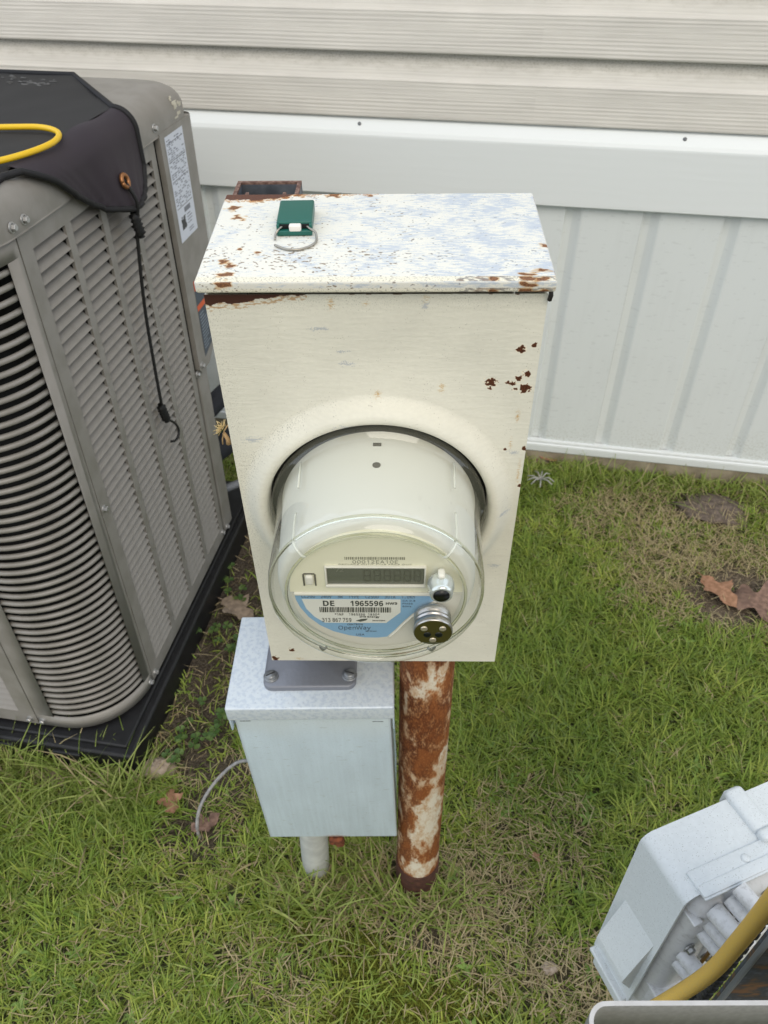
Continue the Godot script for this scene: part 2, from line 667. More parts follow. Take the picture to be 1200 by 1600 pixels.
	build_lawn_kind("dry_grass", [blade(0.05, 0.0019, 0.4, 0.5), blade(0.045, 0.0024, -0.5, 0.2), blade(0.06, 0.0016, 0.8, 1.2), blade(0.035, 0.0028, 1.2, 0.7)], dry, m, "straw coloured dead grass lying in the lawn")
	build_lawn_kind("moss", [shapes[0], shapes[3]], moss, m, "low yellowish green moss patches at the bottom of the lawn")
	# clover between the cabinet and the boxes
	var leafm := mat(Color(0.05, 0.10, 0.02).linear_to_srgb(), 0.6)
	leafm.backlight_enabled = true
	leafm.backlight = Color(0.25, 0.36, 0.1)
	var leafm2 := mat(Color(0.085, 0.14, 0.03).linear_to_srgb(), 0.6)
	leafm2.backlight_enabled = true
	leafm2.backlight = Color(0.25, 0.36, 0.1)
	var stemm := mat(Color(0.10, 0.11, 0.04).linear_to_srgb(), 0.7)
	var spots := [
		[-0.33, -1.165, 0.030, 5, "clover sprig in bare soil nearest the back of the air conditioner pad"],
		[-0.308, -1.115, 0.022, 4, "small clover sprig just right of the rearmost clover sprig"],
		[-0.345, -1.0, 0.03, 4, "clover sprig in soil beside the middle of the black pad's right edge"],
		[-0.30, -0.985, 0.035, 6, "clover sprig half hidden by the upper left corner of the galvanized box"],
		[-0.325, -0.80, 0.045, 9, "largest clover clump between black pad corner and galvanized box"],
		[-0.285, -0.79, 0.03, 4, "clover sprig against the left edge of the galvanized box lid"],
		[-0.345, -0.735, 0.03, 6, "clover clump in front of black pad corner beside pale stone"]]
	for s in spots:
		var t := thing("clover_plant", s[4], "plant", Vector3(s[0], ground_y(s[0], s[1]), s[1]), Vector3.ZERO, "clover by the air conditioner pad")
		var st := nst()
		for k in s[3]:
			var a := rng.randf() * TAU
			var rr: float = s[2] * sqrt(rng.randf())
			var h := rng.randf_range(0.012, 0.034)
			var tip := Vector3(cos(a) * rr, h, sin(a) * rr)
			tube(st, PackedVector3Array([Vector3(0, 0, 0), tip * 0.55 + Vector3(0, h * 0.25, 0), tip]), 0.0008, 4)
			var a0 := rng.randf() * TAU
			for q in 3:
				var lf := put("leaf", leaf_shape(rng.randf_range(0.008, 0.012)), leafm if (k + q) % 2 else leafm2, t, tip)
				lf.rotation = Vector3(rng.randf_range(-0.25, 0.25), a0 + q * TAU / 3.0, rng.randf_range(-0.2, 0.2))
		put("stems", fin(st), stemm, t)

var leaf_cache := {}
func leaf_shape(r: float) -> ArrayMesh:
	var key := int(r * 1000)
	if leaf_cache.has(key):
		return leaf_cache[key]
	var st := nst()
	var pts: Array[Vector3] = []
	for i in 9:
		var t := float(i) / 8.0
		var a := -0.9 + 1.8 * t
		var rr := r * (1.0 - 0.10 * (1.0 - absf(2.0 * t - 1.0)) - 0.25 * pow(absf(2.0 * t - 1.0), 3.0))
		pts.append(Vector3(sin(a) * rr * 0.9, 0.0015 + 0.002 * absf(sin(a)), cos(a) * rr))
	for i in 8:
		tri(st, Vector3.ZERO, pts[i], pts[i + 1])
	leaf_cache[key] = fin(st)
	return leaf_cache[key]

# ---- house wall
func build_wall() -> void:
	var w := thing("house_wall", "mobile home wall of beige lap siding above white ribbed skirting", "wall", WALL_AT, Vector3(0, WALL_TURN, 0))
	var n1 := noise(31, 1.0, 3)
	var n2 := noise(32, 1.0, 4)
	var grain_img := Image.create(512, 512, false, Image.FORMAT_L8)
	for y in 512:
		for x in 512:
			# long wavy grain lines
			var wob := n1.get_noise_2d(x * 0.012, y * 0.02) * 10.0
			var g := 0.5 + 0.32 * sin((y + wob) * TAU / 512.0 * 26.0) + 0.35 * n2.get_noise_2d(x * 0.02, (y + wob) * 0.22)
			grain_img.set_pixel(x, y, Color(g, g, g))
	var grain := ImageTexture.create_from_image(grain_img)
	# dirt that gathers under the butts: v runs down each course (0 .. 0.16 m)
	var nd := noise(33, 1.0, 4)
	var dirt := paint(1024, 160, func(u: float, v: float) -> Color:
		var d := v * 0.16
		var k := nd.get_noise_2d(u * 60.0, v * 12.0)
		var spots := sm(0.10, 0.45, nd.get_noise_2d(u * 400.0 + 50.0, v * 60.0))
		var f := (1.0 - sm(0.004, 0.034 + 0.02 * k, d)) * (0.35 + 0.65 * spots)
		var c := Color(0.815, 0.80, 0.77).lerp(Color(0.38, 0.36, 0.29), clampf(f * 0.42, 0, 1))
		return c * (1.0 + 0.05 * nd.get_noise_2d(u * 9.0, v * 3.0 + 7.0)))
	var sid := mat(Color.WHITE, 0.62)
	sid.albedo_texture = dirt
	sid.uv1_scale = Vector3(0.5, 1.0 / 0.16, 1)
	sid.metallic_specular = 0.4
	sid.heightmap_enabled = true
	sid.heightmap_texture = grain
	sid.heightmap_scale = 0.03
	# the same vinyl: bump needs its own scale, so the grain is laid with real grooves in the profile as well
	var y0 := 0.8043
	for k in 13:
		var b := y0 + 0.111 * k
		var st := nst(false)
		var prof: Array = [[b + 0.1135, 0.002]]
		for i in 7:
			var t := float(i) / 6.0
			prof.append([b + 0.112 - 0.046 * t, 0.003 + 0.0125 * (1.0 - cos(t * PI * 0.5)) * 0.75 + 0.0032 * t])
		var gr := 36
		for i in gr + 1:
			var t := float(i) / gr
			var wave := 0.00020 * sin(t * TAU * 9.0 + k) if i > 0 and i < gr else 0.0
			prof.append([b + 0.066 - 0.063 * t, 0.0158 + 0.002 * t + wave])
		prof.append([b + 0.0012, 0.0172])
		prof.append([b, 0.0160])
		prof.append([b, 0.001])
		sweep_x(st, prof, -2.6 + fmod(k * 0.7, 1.0) * 0.0, 2.6)
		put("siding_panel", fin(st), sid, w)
	# trim board with a sloping top
	var vin := mat(Color(0.865, 0.88, 0.88), 0.45)
	vin.heightmap_enabled = true
	vin.heightmap_texture = grain
	vin.heightmap_scale = 0.012
	vin.uv1_scale = Vector3(0.7, 2.2, 1)
	var sk := mat(Color(0.85, 0.868, 0.868), 0.42)
	var ns := noise(35, 1.0, 4)
	# rain-splashed soil along the foot, faint runs and scuffs higher up
	sk.albedo_texture = paint(1024, 384, func(u: float, v: float) -> Color:
		var x := u * 1.6
		var y := v * 0.585
		var low := ns.get_noise_2d(x * 5.0, y * 4.0)
		var run := ns.get_noise_2d(x * 60.0, y * 2.5 + 9.0)
		var f := ns.get_noise_2d(x * 160.0 + 3.0, y * 160.0)
		var c := Color(1, 1, 1) * (1.0 + 0.022 * low + 0.012 * run)
		var splash := sm(0.05, 0.5, f + 0.3 * low) * (1.0 - sm(0.0, 0.11 + 0.06 * low, y))
		c = c.lerp(Color(0.55, 0.52, 0.44), clampf(splash * 0.22, 0, 1))
		var scuff := sm(0.42, 0.52, ns.get_noise_2d(x * 26.0 + 40.0, y * 110.0)) * 0.10
		return c.lerp(Color(0.55, 0.55, 0.55), scuff))
	sk.uv1_scale = Vector3(1.0 / 1.6, 1.0 / 0.585, 1)
	var st := nst(true)
	sweep_x(st, [[0.8060, 0.004], [0.8035, 0.007], [0.7995, 0.013], [0.782, 0.0285], [0.7755, 0.0315], [0.772, 0.032], [0.6640, 0.0335], [0.6625, 0.0325], [0.6625, 0.006]], -2.6, 2.6)
	put("trim_board", fin(st), vin, w)
	var scr := mat(Color(0.42, 0.43, 0.44), 0.4, 0.6)
	for u in [-1.56, -0.945, -0.333, 0.280, 0.893, 1.506]:
		var s2 := nst()
		lathe(s2, PackedVector2Array([Vector2(0.0036, -0.002), Vector2(0.0036, 0.001), Vector2(0.0022, 0.0022), Vector2(0, 0.0026)]), 10)
		put("screw_head", fin(s2), scr, w, Vector3(u, 0.7925, 0.0195), Vector3(deg_to_rad(50), 0, 0))
	# skirting: panels with two ribs each, locked into the track below
	var pitch := 0.1525
	for p in 17:
		var u0 := 0.236 - 2.0 * pitch * 9 + 2.0 * pitch * p - 0.0015 + 2.0 * 0.0
		var pts: Array = []
		for r in 2:
			var a := u0 + pitch * r
			# rib groove then flat
			pts.append_array([[a + 0.0015, 0.018], [a + 0.0030, 0.0170], [a + 0.0040, 0.0095], [a + 0.018, 0.0086], [a + 0.026, 0.0122], [a + 0.034, 0.0170], [a + 0.038, 0.018]])
			if r == 0:
				pts.append([a + pitch * 0.6, 0.0185])
		pts.append([u0 + pitch * 2.0 + 0.0012, 0.0182])
		pts.append([u0 + pitch * 2.0 + 0.0012, 0.006])
		var s3 := nst(true)
		for i in pts.size() - 1:
			var a = pts[i]
			var b = pts[i + 1]
			quad(s3, Vector3(a[0], 0.085, a[1]), Vector3(b[0], 0.085, b[1]), Vector3(b[0], 0.668, b[1]), Vector3(a[0], 0.668, a[1]), Vector2(a[0], 0), Vector2(b[0], 0), Vector2(b[0], 0.58), Vector2(a[0], 0.58))
		put("skirting_panel", fin(s3), sk, w)
	var trk := mat(Color(0.87, 0.885, 0.89), 0.4)
	var s4 := nst(true)
	sweep_x(s4, [[0.0985, 0.012], [0.0985, 0.0225], [0.0955, 0.0238], [0.090, 0.0232], [0.0885, 0.0262], [0.0845, 0.0268], [0.069, 0.0255], [0.0665, 0.024], [0.0665, 0.002]], -2.6, 2.6)
	put("bottom_track", fin(s4), trk, w)
	var wood := mottled(Color(0.50, 0.46, 0.39), Color(0.62, 0.58, 0.50), 41, 3.0, 0.85, 0.05)
	for k in 2:
		put("ground_timber", rbox_mesh(Vector3(2.598, 0.070, 0.03), 0.004, Vector3(-1.3 + 2.6 * k, 0.0305, 0.006)), wood, w)
	# the body of the wall behind the cladding
	var core := nst(true)
	box(core, Vector3(0, 1.13, -0.08), Vector3(5.2, 2.25, 0.155))
	put("wall_core", fin(core), mat(Color(0.55, 0.52, 0.48), 0.8), w)

# ---- air conditioner
func screw_mesh() -> ArrayMesh:
	# hexagon washer head, axis +y
	var st := nst(true)
	lathe(st, PackedVector2Array([Vector2(0.0062, 0.0), Vector2(0.0060, 0.0012), Vector2(0.0046, 0.0016), Vector2(0.0046, 0.0018)]), 18)
	lathe(st, PackedVector2Array([Vector2(0.0042, 0.0014), Vector2(0.0042, 0.0050), Vector2(0.0034, 0.0058), Vector2(0, 0.0058)]), 6)
	return fin(st)

func ac_outline(inset: float) -> PackedVector2Array:
	# (x, -z) plan; front right corner r .112, rear right .05
	return rrect(-0.66 + inset, -inset, inset, 0.66 - inset, [0.05, 0.05, 0.11, maxf(0.112 - inset, 0.02)], 12)

func prism_xz(st: SurfaceTool, poly: PackedVector2Array, y0: float, y1: float, caps := true) -> void:
	var c := Vector2.ZERO
	for p in poly:
		c += p
	c /= poly.size()
	for i in poly.size():
		var a := poly[i]
		var b := poly[(i + 1) % poly.size()]
		oquad(st, Vector3(a.x, y0, -a.y), Vector3(b.x, y0, -b.y), Vector3(b.x, y1, -b.y), Vector3(a.x, y1, -a.y), Vector3(c.x, (y0 + y1) / 2, -c.y))
		if caps:
			_otri(st, Vector3(c.x, y1, -c.y), Vector3(a.x, y1, -a.y), Vector3(b.x, y1, -b.y), Vector3(c.x, y0, -c.y))
			_otri(st, Vector3(c.x, y0, -c.y), Vector3(a.x, y0, -a.y), Vector3(b.x, y0, -b.y), Vector3(c.x, y1, -c.y))

func build_air_conditioner() -> void:
	# black plastic pad
	var padm := mottled(Color(0.050, 0.050, 0.058), Color(0.085, 0.085, 0.095), 51, 9.0, 0.5, 0.01)
	var pad := thing("equipment_pad", "black plastic pad on the ground under the air conditioner", "pad", AC_AT, Vector3(0, AC_TURN, 0))
	put("slab", rbox_mesh(Vector3(0.717, 0.085, 0.74), 0.006, Vector3(-0.3415, 0.0175, -0.343)), padm, pad)
	put("raised_edge", rbox_mesh(Vector3(0.690, 0.010, 0.712), 0.004, Vector3(-0.3415, 0.0622, -0.343)), padm, pad)
	for k in 5:
		put("rib", rbox_mesh(Vector3(0.05, 0.048, 0.012), 0.003, Vector3(-0.1 - 0.12 * k, 0.026, 0.026)), padm, pad)
	var o := thing("air_conditioner", "tall grey louvered air conditioner with rounded corners on a black pad", "air conditioner", AC_AT, Vector3(0, AC_TURN, 0))
	var g := mat(Color(0.535, 0.52, 0.50), 0.42)
	g.metallic_specular = 0.5
	g.albedo_texture = ntex(noise(54, 0.012, 5), 256, grad([[0.25, Color(0.93, 0.93, 0.92)], [0.7, Color(1, 1, 1)]]))
	g.heightmap_enabled = true
	g.heightmap_texture = ntex(noise(52, 0.09, 3), 256)
	g.heightmap_scale = 0.006
	g.uv1_triplanar = true
	g.uv1_scale = Vector3.ONE * 6.0
	var dark := mat(Color(0.06, 0.06, 0.06), 0.9)
	var screwm := mat(Color(0.70, 0.70, 0.70), 0.35, 0.7)
	# coil behind the louvers
	var st := nst(true)
	prism_xz(st, rrect(-0.63, -0.030, 0.030, 0.628, [0.03, 0.03, 0.09, 0.085], 8), 0.075, 0.87)
	put("coil", fin(st), dark, o)
	# right panel
	var zs := -0.117
	var w := 0.0905
	var slat := 0.076
	var h0 := 0.105
	var pitch := 0.0154
	var nrow := 48
	var top := h0 + pitch * nrow
	var rp := nst(true)
	var th := 0.004
	box(rp, Vector3(-th / 2, (top + 0.872) / 2, -0.311), Vector3(th, 0.872 - top, 0.388))
	box(rp, Vector3(-th / 2, (h0 + 0.076) / 2, -0.311), Vector3(th, h0 - 0.076, 0.388))
	var z := -0.117
	for k in 5:
		var z1 := -0.141 - w * k
		var wd := z - z1
		if k == 4:
			wd = z + 0.505
		box(rp, Vector3(-th / 2, (h0 + top) / 2, z - wd / 2), Vector3(th, top - h0, wd))
		z = z1 - slat
	var panel := put("louvered_panel", fin(rp), g, o)
	var sl := nst(true)
	# a slat whose top leans inwards, with a small rolled lip
	var c0 := Vector3(0, -0.0072, 0)
	var prof := [Vector2(-0.0005, -0.0074), Vector2(0.0006, -0.0062), Vector2(-0.0118, 0.0058), Vector2(-0.0130, 0.0054), Vector2(-0.0018, -0.0076)]
	for i in prof.size():
		var a: Vector2 = prof[i]
		var b: Vector2 = prof[(i + 1) % prof.size()]
		oquad(sl, Vector3(a.x, a.y, -slat / 2), Vector3(a.x, a.y, slat / 2), Vector3(b.x, b.y, slat / 2), Vector3(b.x, b.y, -slat / 2), Vector3(-0.0045, -0.0008, 0))
	var slat_mesh := fin(sl)
	for k in 4:
		for r in nrow:
			put("louver", slat_mesh, g, panel, Vector3(0, h0 + pitch * (r + 0.5), -0.141 - w * k - slat / 2))
	# front panel, seen only at its lower right
	var fp := nst(true)
	var fx := -0.1555
	box(fp, Vector3((fx - 0.655) / 2, (top + 0.872) / 2, -th / 2), Vector3(fx + 0.655, 0.872 - top, th))
	box(fp, Vector3((fx - 0.655) / 2, (h0 + 0.076) / 2, -th / 2), Vector3(fx + 0.655, h0 - 0.076, th))
	var x := fx
	for k in 6:
		var x1 := fx - 0.028 - w * k
		var wd := x - x1
		if k == 5:
			wd = x + 0.655
		box(fp, Vector3(x - wd / 2, (h0 + top) / 2, -th / 2), Vector3(wd, top - h0, th))
		x = x1 - slat
	var front := put("louvered_panel", fin(fp), g, o)
	for k in 2:
		for r in nrow:
			put("louver", slat_mesh, g, front, Vector3(fx - 0.028 - w * k - slat / 2, h0 + pitch * (r + 0.5), 0), Vector3(0, -PI / 2, 0))
	var many := nst(true)
	for k in range(2, 5):
		for r in nrow:
			many.append_from(slat_mesh, 0, Transform3D(Basis(Vector3.UP, -PI / 2), Vector3(fx - 0.028 - w * k - slat / 2, h0 + pitch * (r + 0.5), 0)))
	put("far_louvers", fin(many), g, front).set_meta("kind", "stuff")
	# rounded corner panel with guard bars
	var path := PackedVector2Array([Vector2(-0.1535, 0), Vector2(-0.112, 0)])
	for k in range(1, 17):
		var a := PI / 2 * (1.0 - float(k) / 16)
		path.append(Vector2(-0.112 + 0.112 * cos(a), -0.112 + 0.112 * sin(a)))
	path.append(Vector2(0, -0.1145))
	var cp := nst()
	sheet(cp, path, 0, path.size() - 1, 0.076, h0 - 0.002)
	sheet(cp, path, 0, path.size() - 1, top + 0.002, 0.872)
	# side strips
	var left := PackedVector2Array([Vector2(-0.1535, 0), Vector2(-0.122, 0)])
	sheet(cp, left, 0, 1, h0 - 0.002, top + 0.002)
	var right := PackedVector2Array()
	for k in 4:
		var a := deg_to_rad(11.0 * (1.0 - k / 3.0))
		right.append(Vector2(-0.112 + 0.112 * cos(a), -0.112 + 0.112 * sin(a)))
	right.append(Vector2(0, -0.1145))
	sheet(cp, right, 0, right.size() - 1, h0 - 0.002, top + 0.002)
	var corner := put("corner_panel", fin(cp), g, o)
	var bars: Array = []
	var bp := PackedVector3Array([Vector3(-0.125, 0, -0.0046), Vector3(-0.112, 0, -0.0046)])
	for k in range(1, 15):
		var a := lerpf(PI / 2, deg_to_rad(9.0), float(k) / 14)
		bp.append(Vector3(-0.112 + 0.1074 * cos(a), 0, -0.112 + 0.1074 * sin(a)))
	var bs := nst()
	tube(bs, bp, 0.0038, 8)
	var bar_mesh := fin(bs)
	for r in nrow:
		put("guard_bar", bar_mesh, g, corner, Vector3(0, h0 + pitch * (r + 0.5), 0))
	# service panel at the back corner, with a cut lower corner
	var sp := nst(true)
	var d := 0.006
	extrude(sp, PackedVector2Array([Vector2(0.516, 0.872), Vector2(0.516, 0.474), Vector2(0.524, 0.464), Vector2(0.565, 0.464), Vector2(0.645, 0.520), Vector2(0.645, 0.872)]), -0.003, d)
	var spm := fin(sp)
	var service := put("service_panel", spm, g, o, Vector3.ZERO, Vector3(0, PI / 2, 0))
	var sc := nst()
	lathe(sc, PackedVector2Array([Vector2(0.021, 0.50), Vector2(0.021, 0.872)]), 24)
	put("service_corner", fin(sc), g, service, Vector3(0.640, 0, -0.0152))
	var lp := nst()
	rbox(lp, Vector3(-0.022, 0.27, -0.539), Vector3(0.044, 0.388, 0.046), 0.004)
	put("corner_post", fin(lp), g, o)
	var back := nst(true)
	box(back, Vector3(-0.33, 0.474, -0.652), Vector3(0.56, 0.79, 0.006))
	box(back, Vector3(-0.656, 0.474, -0.35), Vector3(0.006, 0.79, 0.60))
	put("back_panel", fin(back), g, o)
	# rating labels
	var lr := RandomNumberGenerator.new()
	lr.seed = 5
	var li := Image.create(96, 208, false, Image.FORMAT_RGB8)
	li.fill(Color(0.80, 0.82, 0.87))
	for r in 34:
		var y := 8 + r * 4
		if y > 138:
			break
		var xx := 6
		while xx < 88:
			var l := lr.randi_range(3, 14)
			if lr.randf() < 0.62:
				li.fill_rect(Rect2i(xx, y, mini(l, 90 - xx), 2), Color(0.42, 0.44, 0.50))
			xx += l + lr.randi_range(2, 8)
	for y in [14, 48, 86, 140]:
		li.fill_rect(Rect2i(5, y, 86, 1), Color(0.2, 0.2, 0.24))
	li.fill_rect(Rect2i(40, 146, 34, 10), Color(0.45, 0.46, 0.5))
	for q in 150:
		li.fill_rect(Rect2i(16 + lr.randi_range(0, 12) * 2, 160 + lr.randi_range(0, 12) * 2, 2, 2), Color(0.1, 0.1, 0.12))
	li.fill_rect(Rect2i(18, 166, 20, 18), Color(0.16, 0.16, 0.18))
	for y in [162, 168, 174, 180, 192, 197]:
		li.fill_rect(Rect2i(50, y, lr.randi_range(14, 34), 2), Color(0.45, 0.46, 0.52))
	var lm := mat(Color.WHITE, 0.45)
	lm.albedo_texture = ImageTexture.create_from_image(li)
	var lq := nst(true)
	quad(lq, Vector3(0.5315, 0.702, 0.0064), Vector3(0.6055, 0.702, 0.0064), Vector3(0.6055, 0.864, 0.0064), Vector3(0.5315, 0.864, 0.0064), Vector2(0, 1), Vector2(1, 1), Vector2(1, 0), Vector2(0, 0))
	put("rating_label", fin(lq), lm, service).set_meta("label", "white printed rating label")
	var l2 := Image.create(64, 96, false, Image.FORMAT_RGB8)
	l2.fill(Color(0.23, 0.27, 0.32))
	l2.fill_rect(Rect2i(0, 0, 64, 12), Color(0.80, 0.30, 0.12))
	l2.fill_rect(Rect2i(0, 30, 64, 7), Color(0.82, 0.33, 0.12))
	for y in range(42, 88, 4):
		l2.fill_rect(Rect2i(6, y, lr.randi_range(20, 50), 1), Color(0.6, 0.65, 0.7))
	var lm2 := mat(Color.WHITE, 0.45)
	lm2.albedo_texture = ImageTexture.create_from_image(l2)
	var lq2 := nst(true)
	quad(lq2, Vector3(0.549, 0.484, 0.0064), Vector3(0.606, 0.500, 0.0064), Vector3(0.606, 0.628, 0.0064), Vector3(0.549, 0.628, 0.0064), Vector2(0, 1), Vector2(1, 0.9), Vector2(1, 0), Vector2(0, 0))
	put("warning_label", fin(lq2), lm2, service).set_meta("label", "dark warning label with orange bands")
	# top cap, rounded over
	var rings: Array = []
	for q in [[0.003, 0.868], [-0.0045, 0.868], [-0.005, 0.871], [-0.0045, 0.893], [-0.002, 0.902], [0.004, 0.911], [0.013, 0.9175], [0.025, 0.921], [0.045, 0.922]]:
		var ring := PackedVector3Array()
		for p in ac_outline(q[0]):
			ring.append(Vector3(p.x, q[1], -p.y))
		rings.append(ring)
	var tc := nst()
	for i in rings.size() - 1:
		var n: int = rings[i].size()
		for k in n:
			var k2: int = (k + 1) % n
			oquad(tc, rings[i][k], rings[i][k2], rings[i + 1][k2], rings[i + 1][k], Vector3(-0.33, 0.80, -0.33))
	var last: PackedVector3Array = rings[rings.size() - 1]
	for k in last.size():
		_otri(tc, Vector3(-0.33, 0.922, -0.33), last[k], last[(k + 1) % last.size()], Vector3(-0.33, 0, -0.33))
	put("top_cap", fin(tc), g, o)
	# pale scrape on the back corner of the cap
	var scrape := mat(Color(0.74, 0.72, 0.66), 0.7)
	for q in 13:
		var fl := nst(true)
		var y := 0.876 + rng.randf() * 0.034
		var inset := 0.0
		if y > 0.893:
			inset = pow((y - 0.893) / 0.025, 1.6) * 0.011
		var zz := -0.600 - rng.randfn(0, 0.007) + (y - 0.89) * 0.5
		var sx := rng.randf_range(0.002, 0.007)
		var sy := rng.randf_range(0.001, 0.003)
		rbox(fl, Vector3.ZERO, Vector3(0.0012, sy * 2, sx * 2), 0.0005, 1)
		put("paint_scrape", fin(fl), scrape, o, Vector3(0.0046 - inset - 0.004 * maxf(0, -zz - 0.61) * 10.0, y, zz), Vector3(0, 0, clampf((y - 0.893) * 40.0, 0, 1.0)))
	# screws
	var sm_ := screw_mesh()
	var right_rot := Vector3(0, 0, -PI / 2)
	for p in [[0.005, 0.881, -0.107], [0.005, 0.881, -0.132], [0.0, 0.467, -0.125], [0.0, 0.086, -0.128], [0.0, 0.086, -0.106], [0.006, 0.478, -0.527], [0.001, 0.468, -0.511], [0.0, 0.083, -0.527], [0.0, 0.09, -0.50], [0.005, 0.884, -0.505]]:
		put("screw", sm_, screwm, o, Vector3(p[0], p[1], p[2]), right_rot)
	for p in [[-0.145, 0.088, 0.0], [-0.168, 0.088, 0.0]]:
		put("screw", sm_, screwm, o, Vector3(p[0], p[1], p[2]), Vector3(PI / 2, 0, 0))
	build_cover()
	# pipes behind the cabinet
	var foam := mat(Color(0.10, 0.11, 0.14), 0.75)
	var base := AC_AT
	var tr := Basis(Vector3.UP, AC_TURN)
	var l := []
	for p in [Vector3(-0.05, 0.31, -0.60), Vector3(-0.02, 0.318, -0.72), Vector3(0.02, 0.312, -0.88), Vector3(0.02, 0.312, -0.95)]:
		l.append(base + tr * p)
	tag(put("insulated_pipe", tube_mesh(l, 0.021, 12, 5), foam), "upper black foam insulated pipe between air conditioner and skirting", "pipe")
	l = []
	for p in [Vector3(-0.05, 0.21, -0.60), Vector3(-0.01, 0.205, -0.72), Vector3(0.03, 0.20, -0.88), Vector3(0.03, 0.20, -0.95)]:
		l.append(base + tr * p)
	tag(put("insulated_pipe", tube_mesh(l, 0.026, 12, 5), foam), "lower, thicker black insulated pipe between air conditioner and skirting", "pipe")
	l = []
	for p in [Vector3(-0.02, 0.14, -0.58), Vector3(0.04, 0.135, -0.66), Vector3(0.10, 0.15, -0.78), Vector3(0.14, 0.16, -0.95)]:
		l.append(base + tr * p)
	tag(put("flexible_conduit", tube_mesh(l, 0.009, 10, 6), mat(Color(0.42, 0.43, 0.45), 0.5)), "thin grey conduit low behind the meter box and air conditioner", "conduit")

# a thin sheet along a plan path (x, z), outside on the left of travel from -x to -z round the corner
func sheet(st: SurfaceTool, path: PackedVector2Array, i0: int, i1: int, y0: float, y1: float) -> void:
	var inside := Vector3(-0.13, (y0 + y1) / 2, -0.13)
	for i in range(i0, i1):
		var a := path[i]
		var b := path[i + 1]
		var dir := (b - a).normalized()
		var nn := Vector2(-dir.y, dir.x) * 0.003
		if nn.dot(Vector2(-0.13, -0.13) - a) < 0:
			nn = -nn
		oquad(st, Vector3(a.x, y0, a.y), Vector3(b.x, y0, b.y), Vector3(b.x, y1, b.y), Vector3(a.x, y1, a.y), inside)
		quad(st, Vector3(a.x, y1, a.y), Vector3(b.x, y1, b.y), Vector3(b.x + nn.x, y1, b.y + nn.y), Vector3(a.x + nn.x, y1, a.y + nn.y))
		quad(st, Vector3(a.x, y0, a.y), Vector3(a.x + nn.x, y0, a.y + nn.y), Vector3(b.x + nn.x, y0, b.y + nn.y), Vector3(b.x, y0, b.y))

# ---- fabric cover, cord and yellow cable on top of the air conditioner
const HEM := [[0.0, 0.922], [0.13, 0.902], [0.28, 0.872], [0.50, 0.836], [0.66, 0.823], [0.74, 0.822], [0.90, 0.829], [0.96, 0.836], [1.0, 0.852]]
func drape(t: float, s: float) -> Vector3:
	# t along the overhanging edge (0 front .. 1 back), s from the top (0) to the hem (1)
	var hem := 0.85
	for i in HEM.size() - 1:
		if t >= HEM[i][0] and t <= HEM[i + 1][0]:
			hem = lerpf(HEM[i][1], HEM[i + 1][1], (t - HEM[i][0]) / (HEM[i + 1][0] - HEM[i][0]))
	var r := 0.028
	var y_top := 0.9265
	var drop := y_top - hem
	var l: float = r * acos(1.0 - drop / r) if drop < r else r * PI / 2 + drop - r
	var z := lerpf(-0.165, -0.435, t)
	var p := s * l
	var x: float
	var y: float
	if p < r * PI / 2:
		var a := p / r
		x = -0.018 + r * sin(a)
		y = y_top - r * (1.0 - cos(a))
	else:
		x = -0.018 + r
		y = y_top - r - (p - r * PI / 2)
	var q := clampf((p - 0.02) / 0.10, 0.0, 1.0)
	var fold := exp(-pow((t - 0.70 + 0.12 * (1.0 - q)) / 0.17, 2.0))
	x += q * (0.017 * fold + 0.004 + 0.006 * sin(t * 10.0) * (1.0 - fold))
	# creases that run down to the grommet
	var ray := (t - 0.655) / (1.05 - 0.75 * s)
	x += q * s * (0.0022 * sin(ray * 26.0) + 0.0012 * sin(ray * 55.0 + 1.0)) * sin(t * PI)
	y += 0.0025 * sin(t * 13.0) * (1.0 - q) * sin(t * PI)
	return Vector3(x, y, z)

func cover_y(p: Vector2) -> float:
	# the sheet sags over the rounded rim of the cap, except where the flap pulls it tight
	var d := minf(-p.x, -p.y)
	var c := Vector2(-0.112, -0.112)
	if p.x > c.x and p.y > c.y:
		d = 0.112 - (p - c).length()
	return 0.9265 - 0.009 * pow(1.0 - sm(0.0, 0.045, d), 1.5) * sm(-0.20, -0.15, p.y)

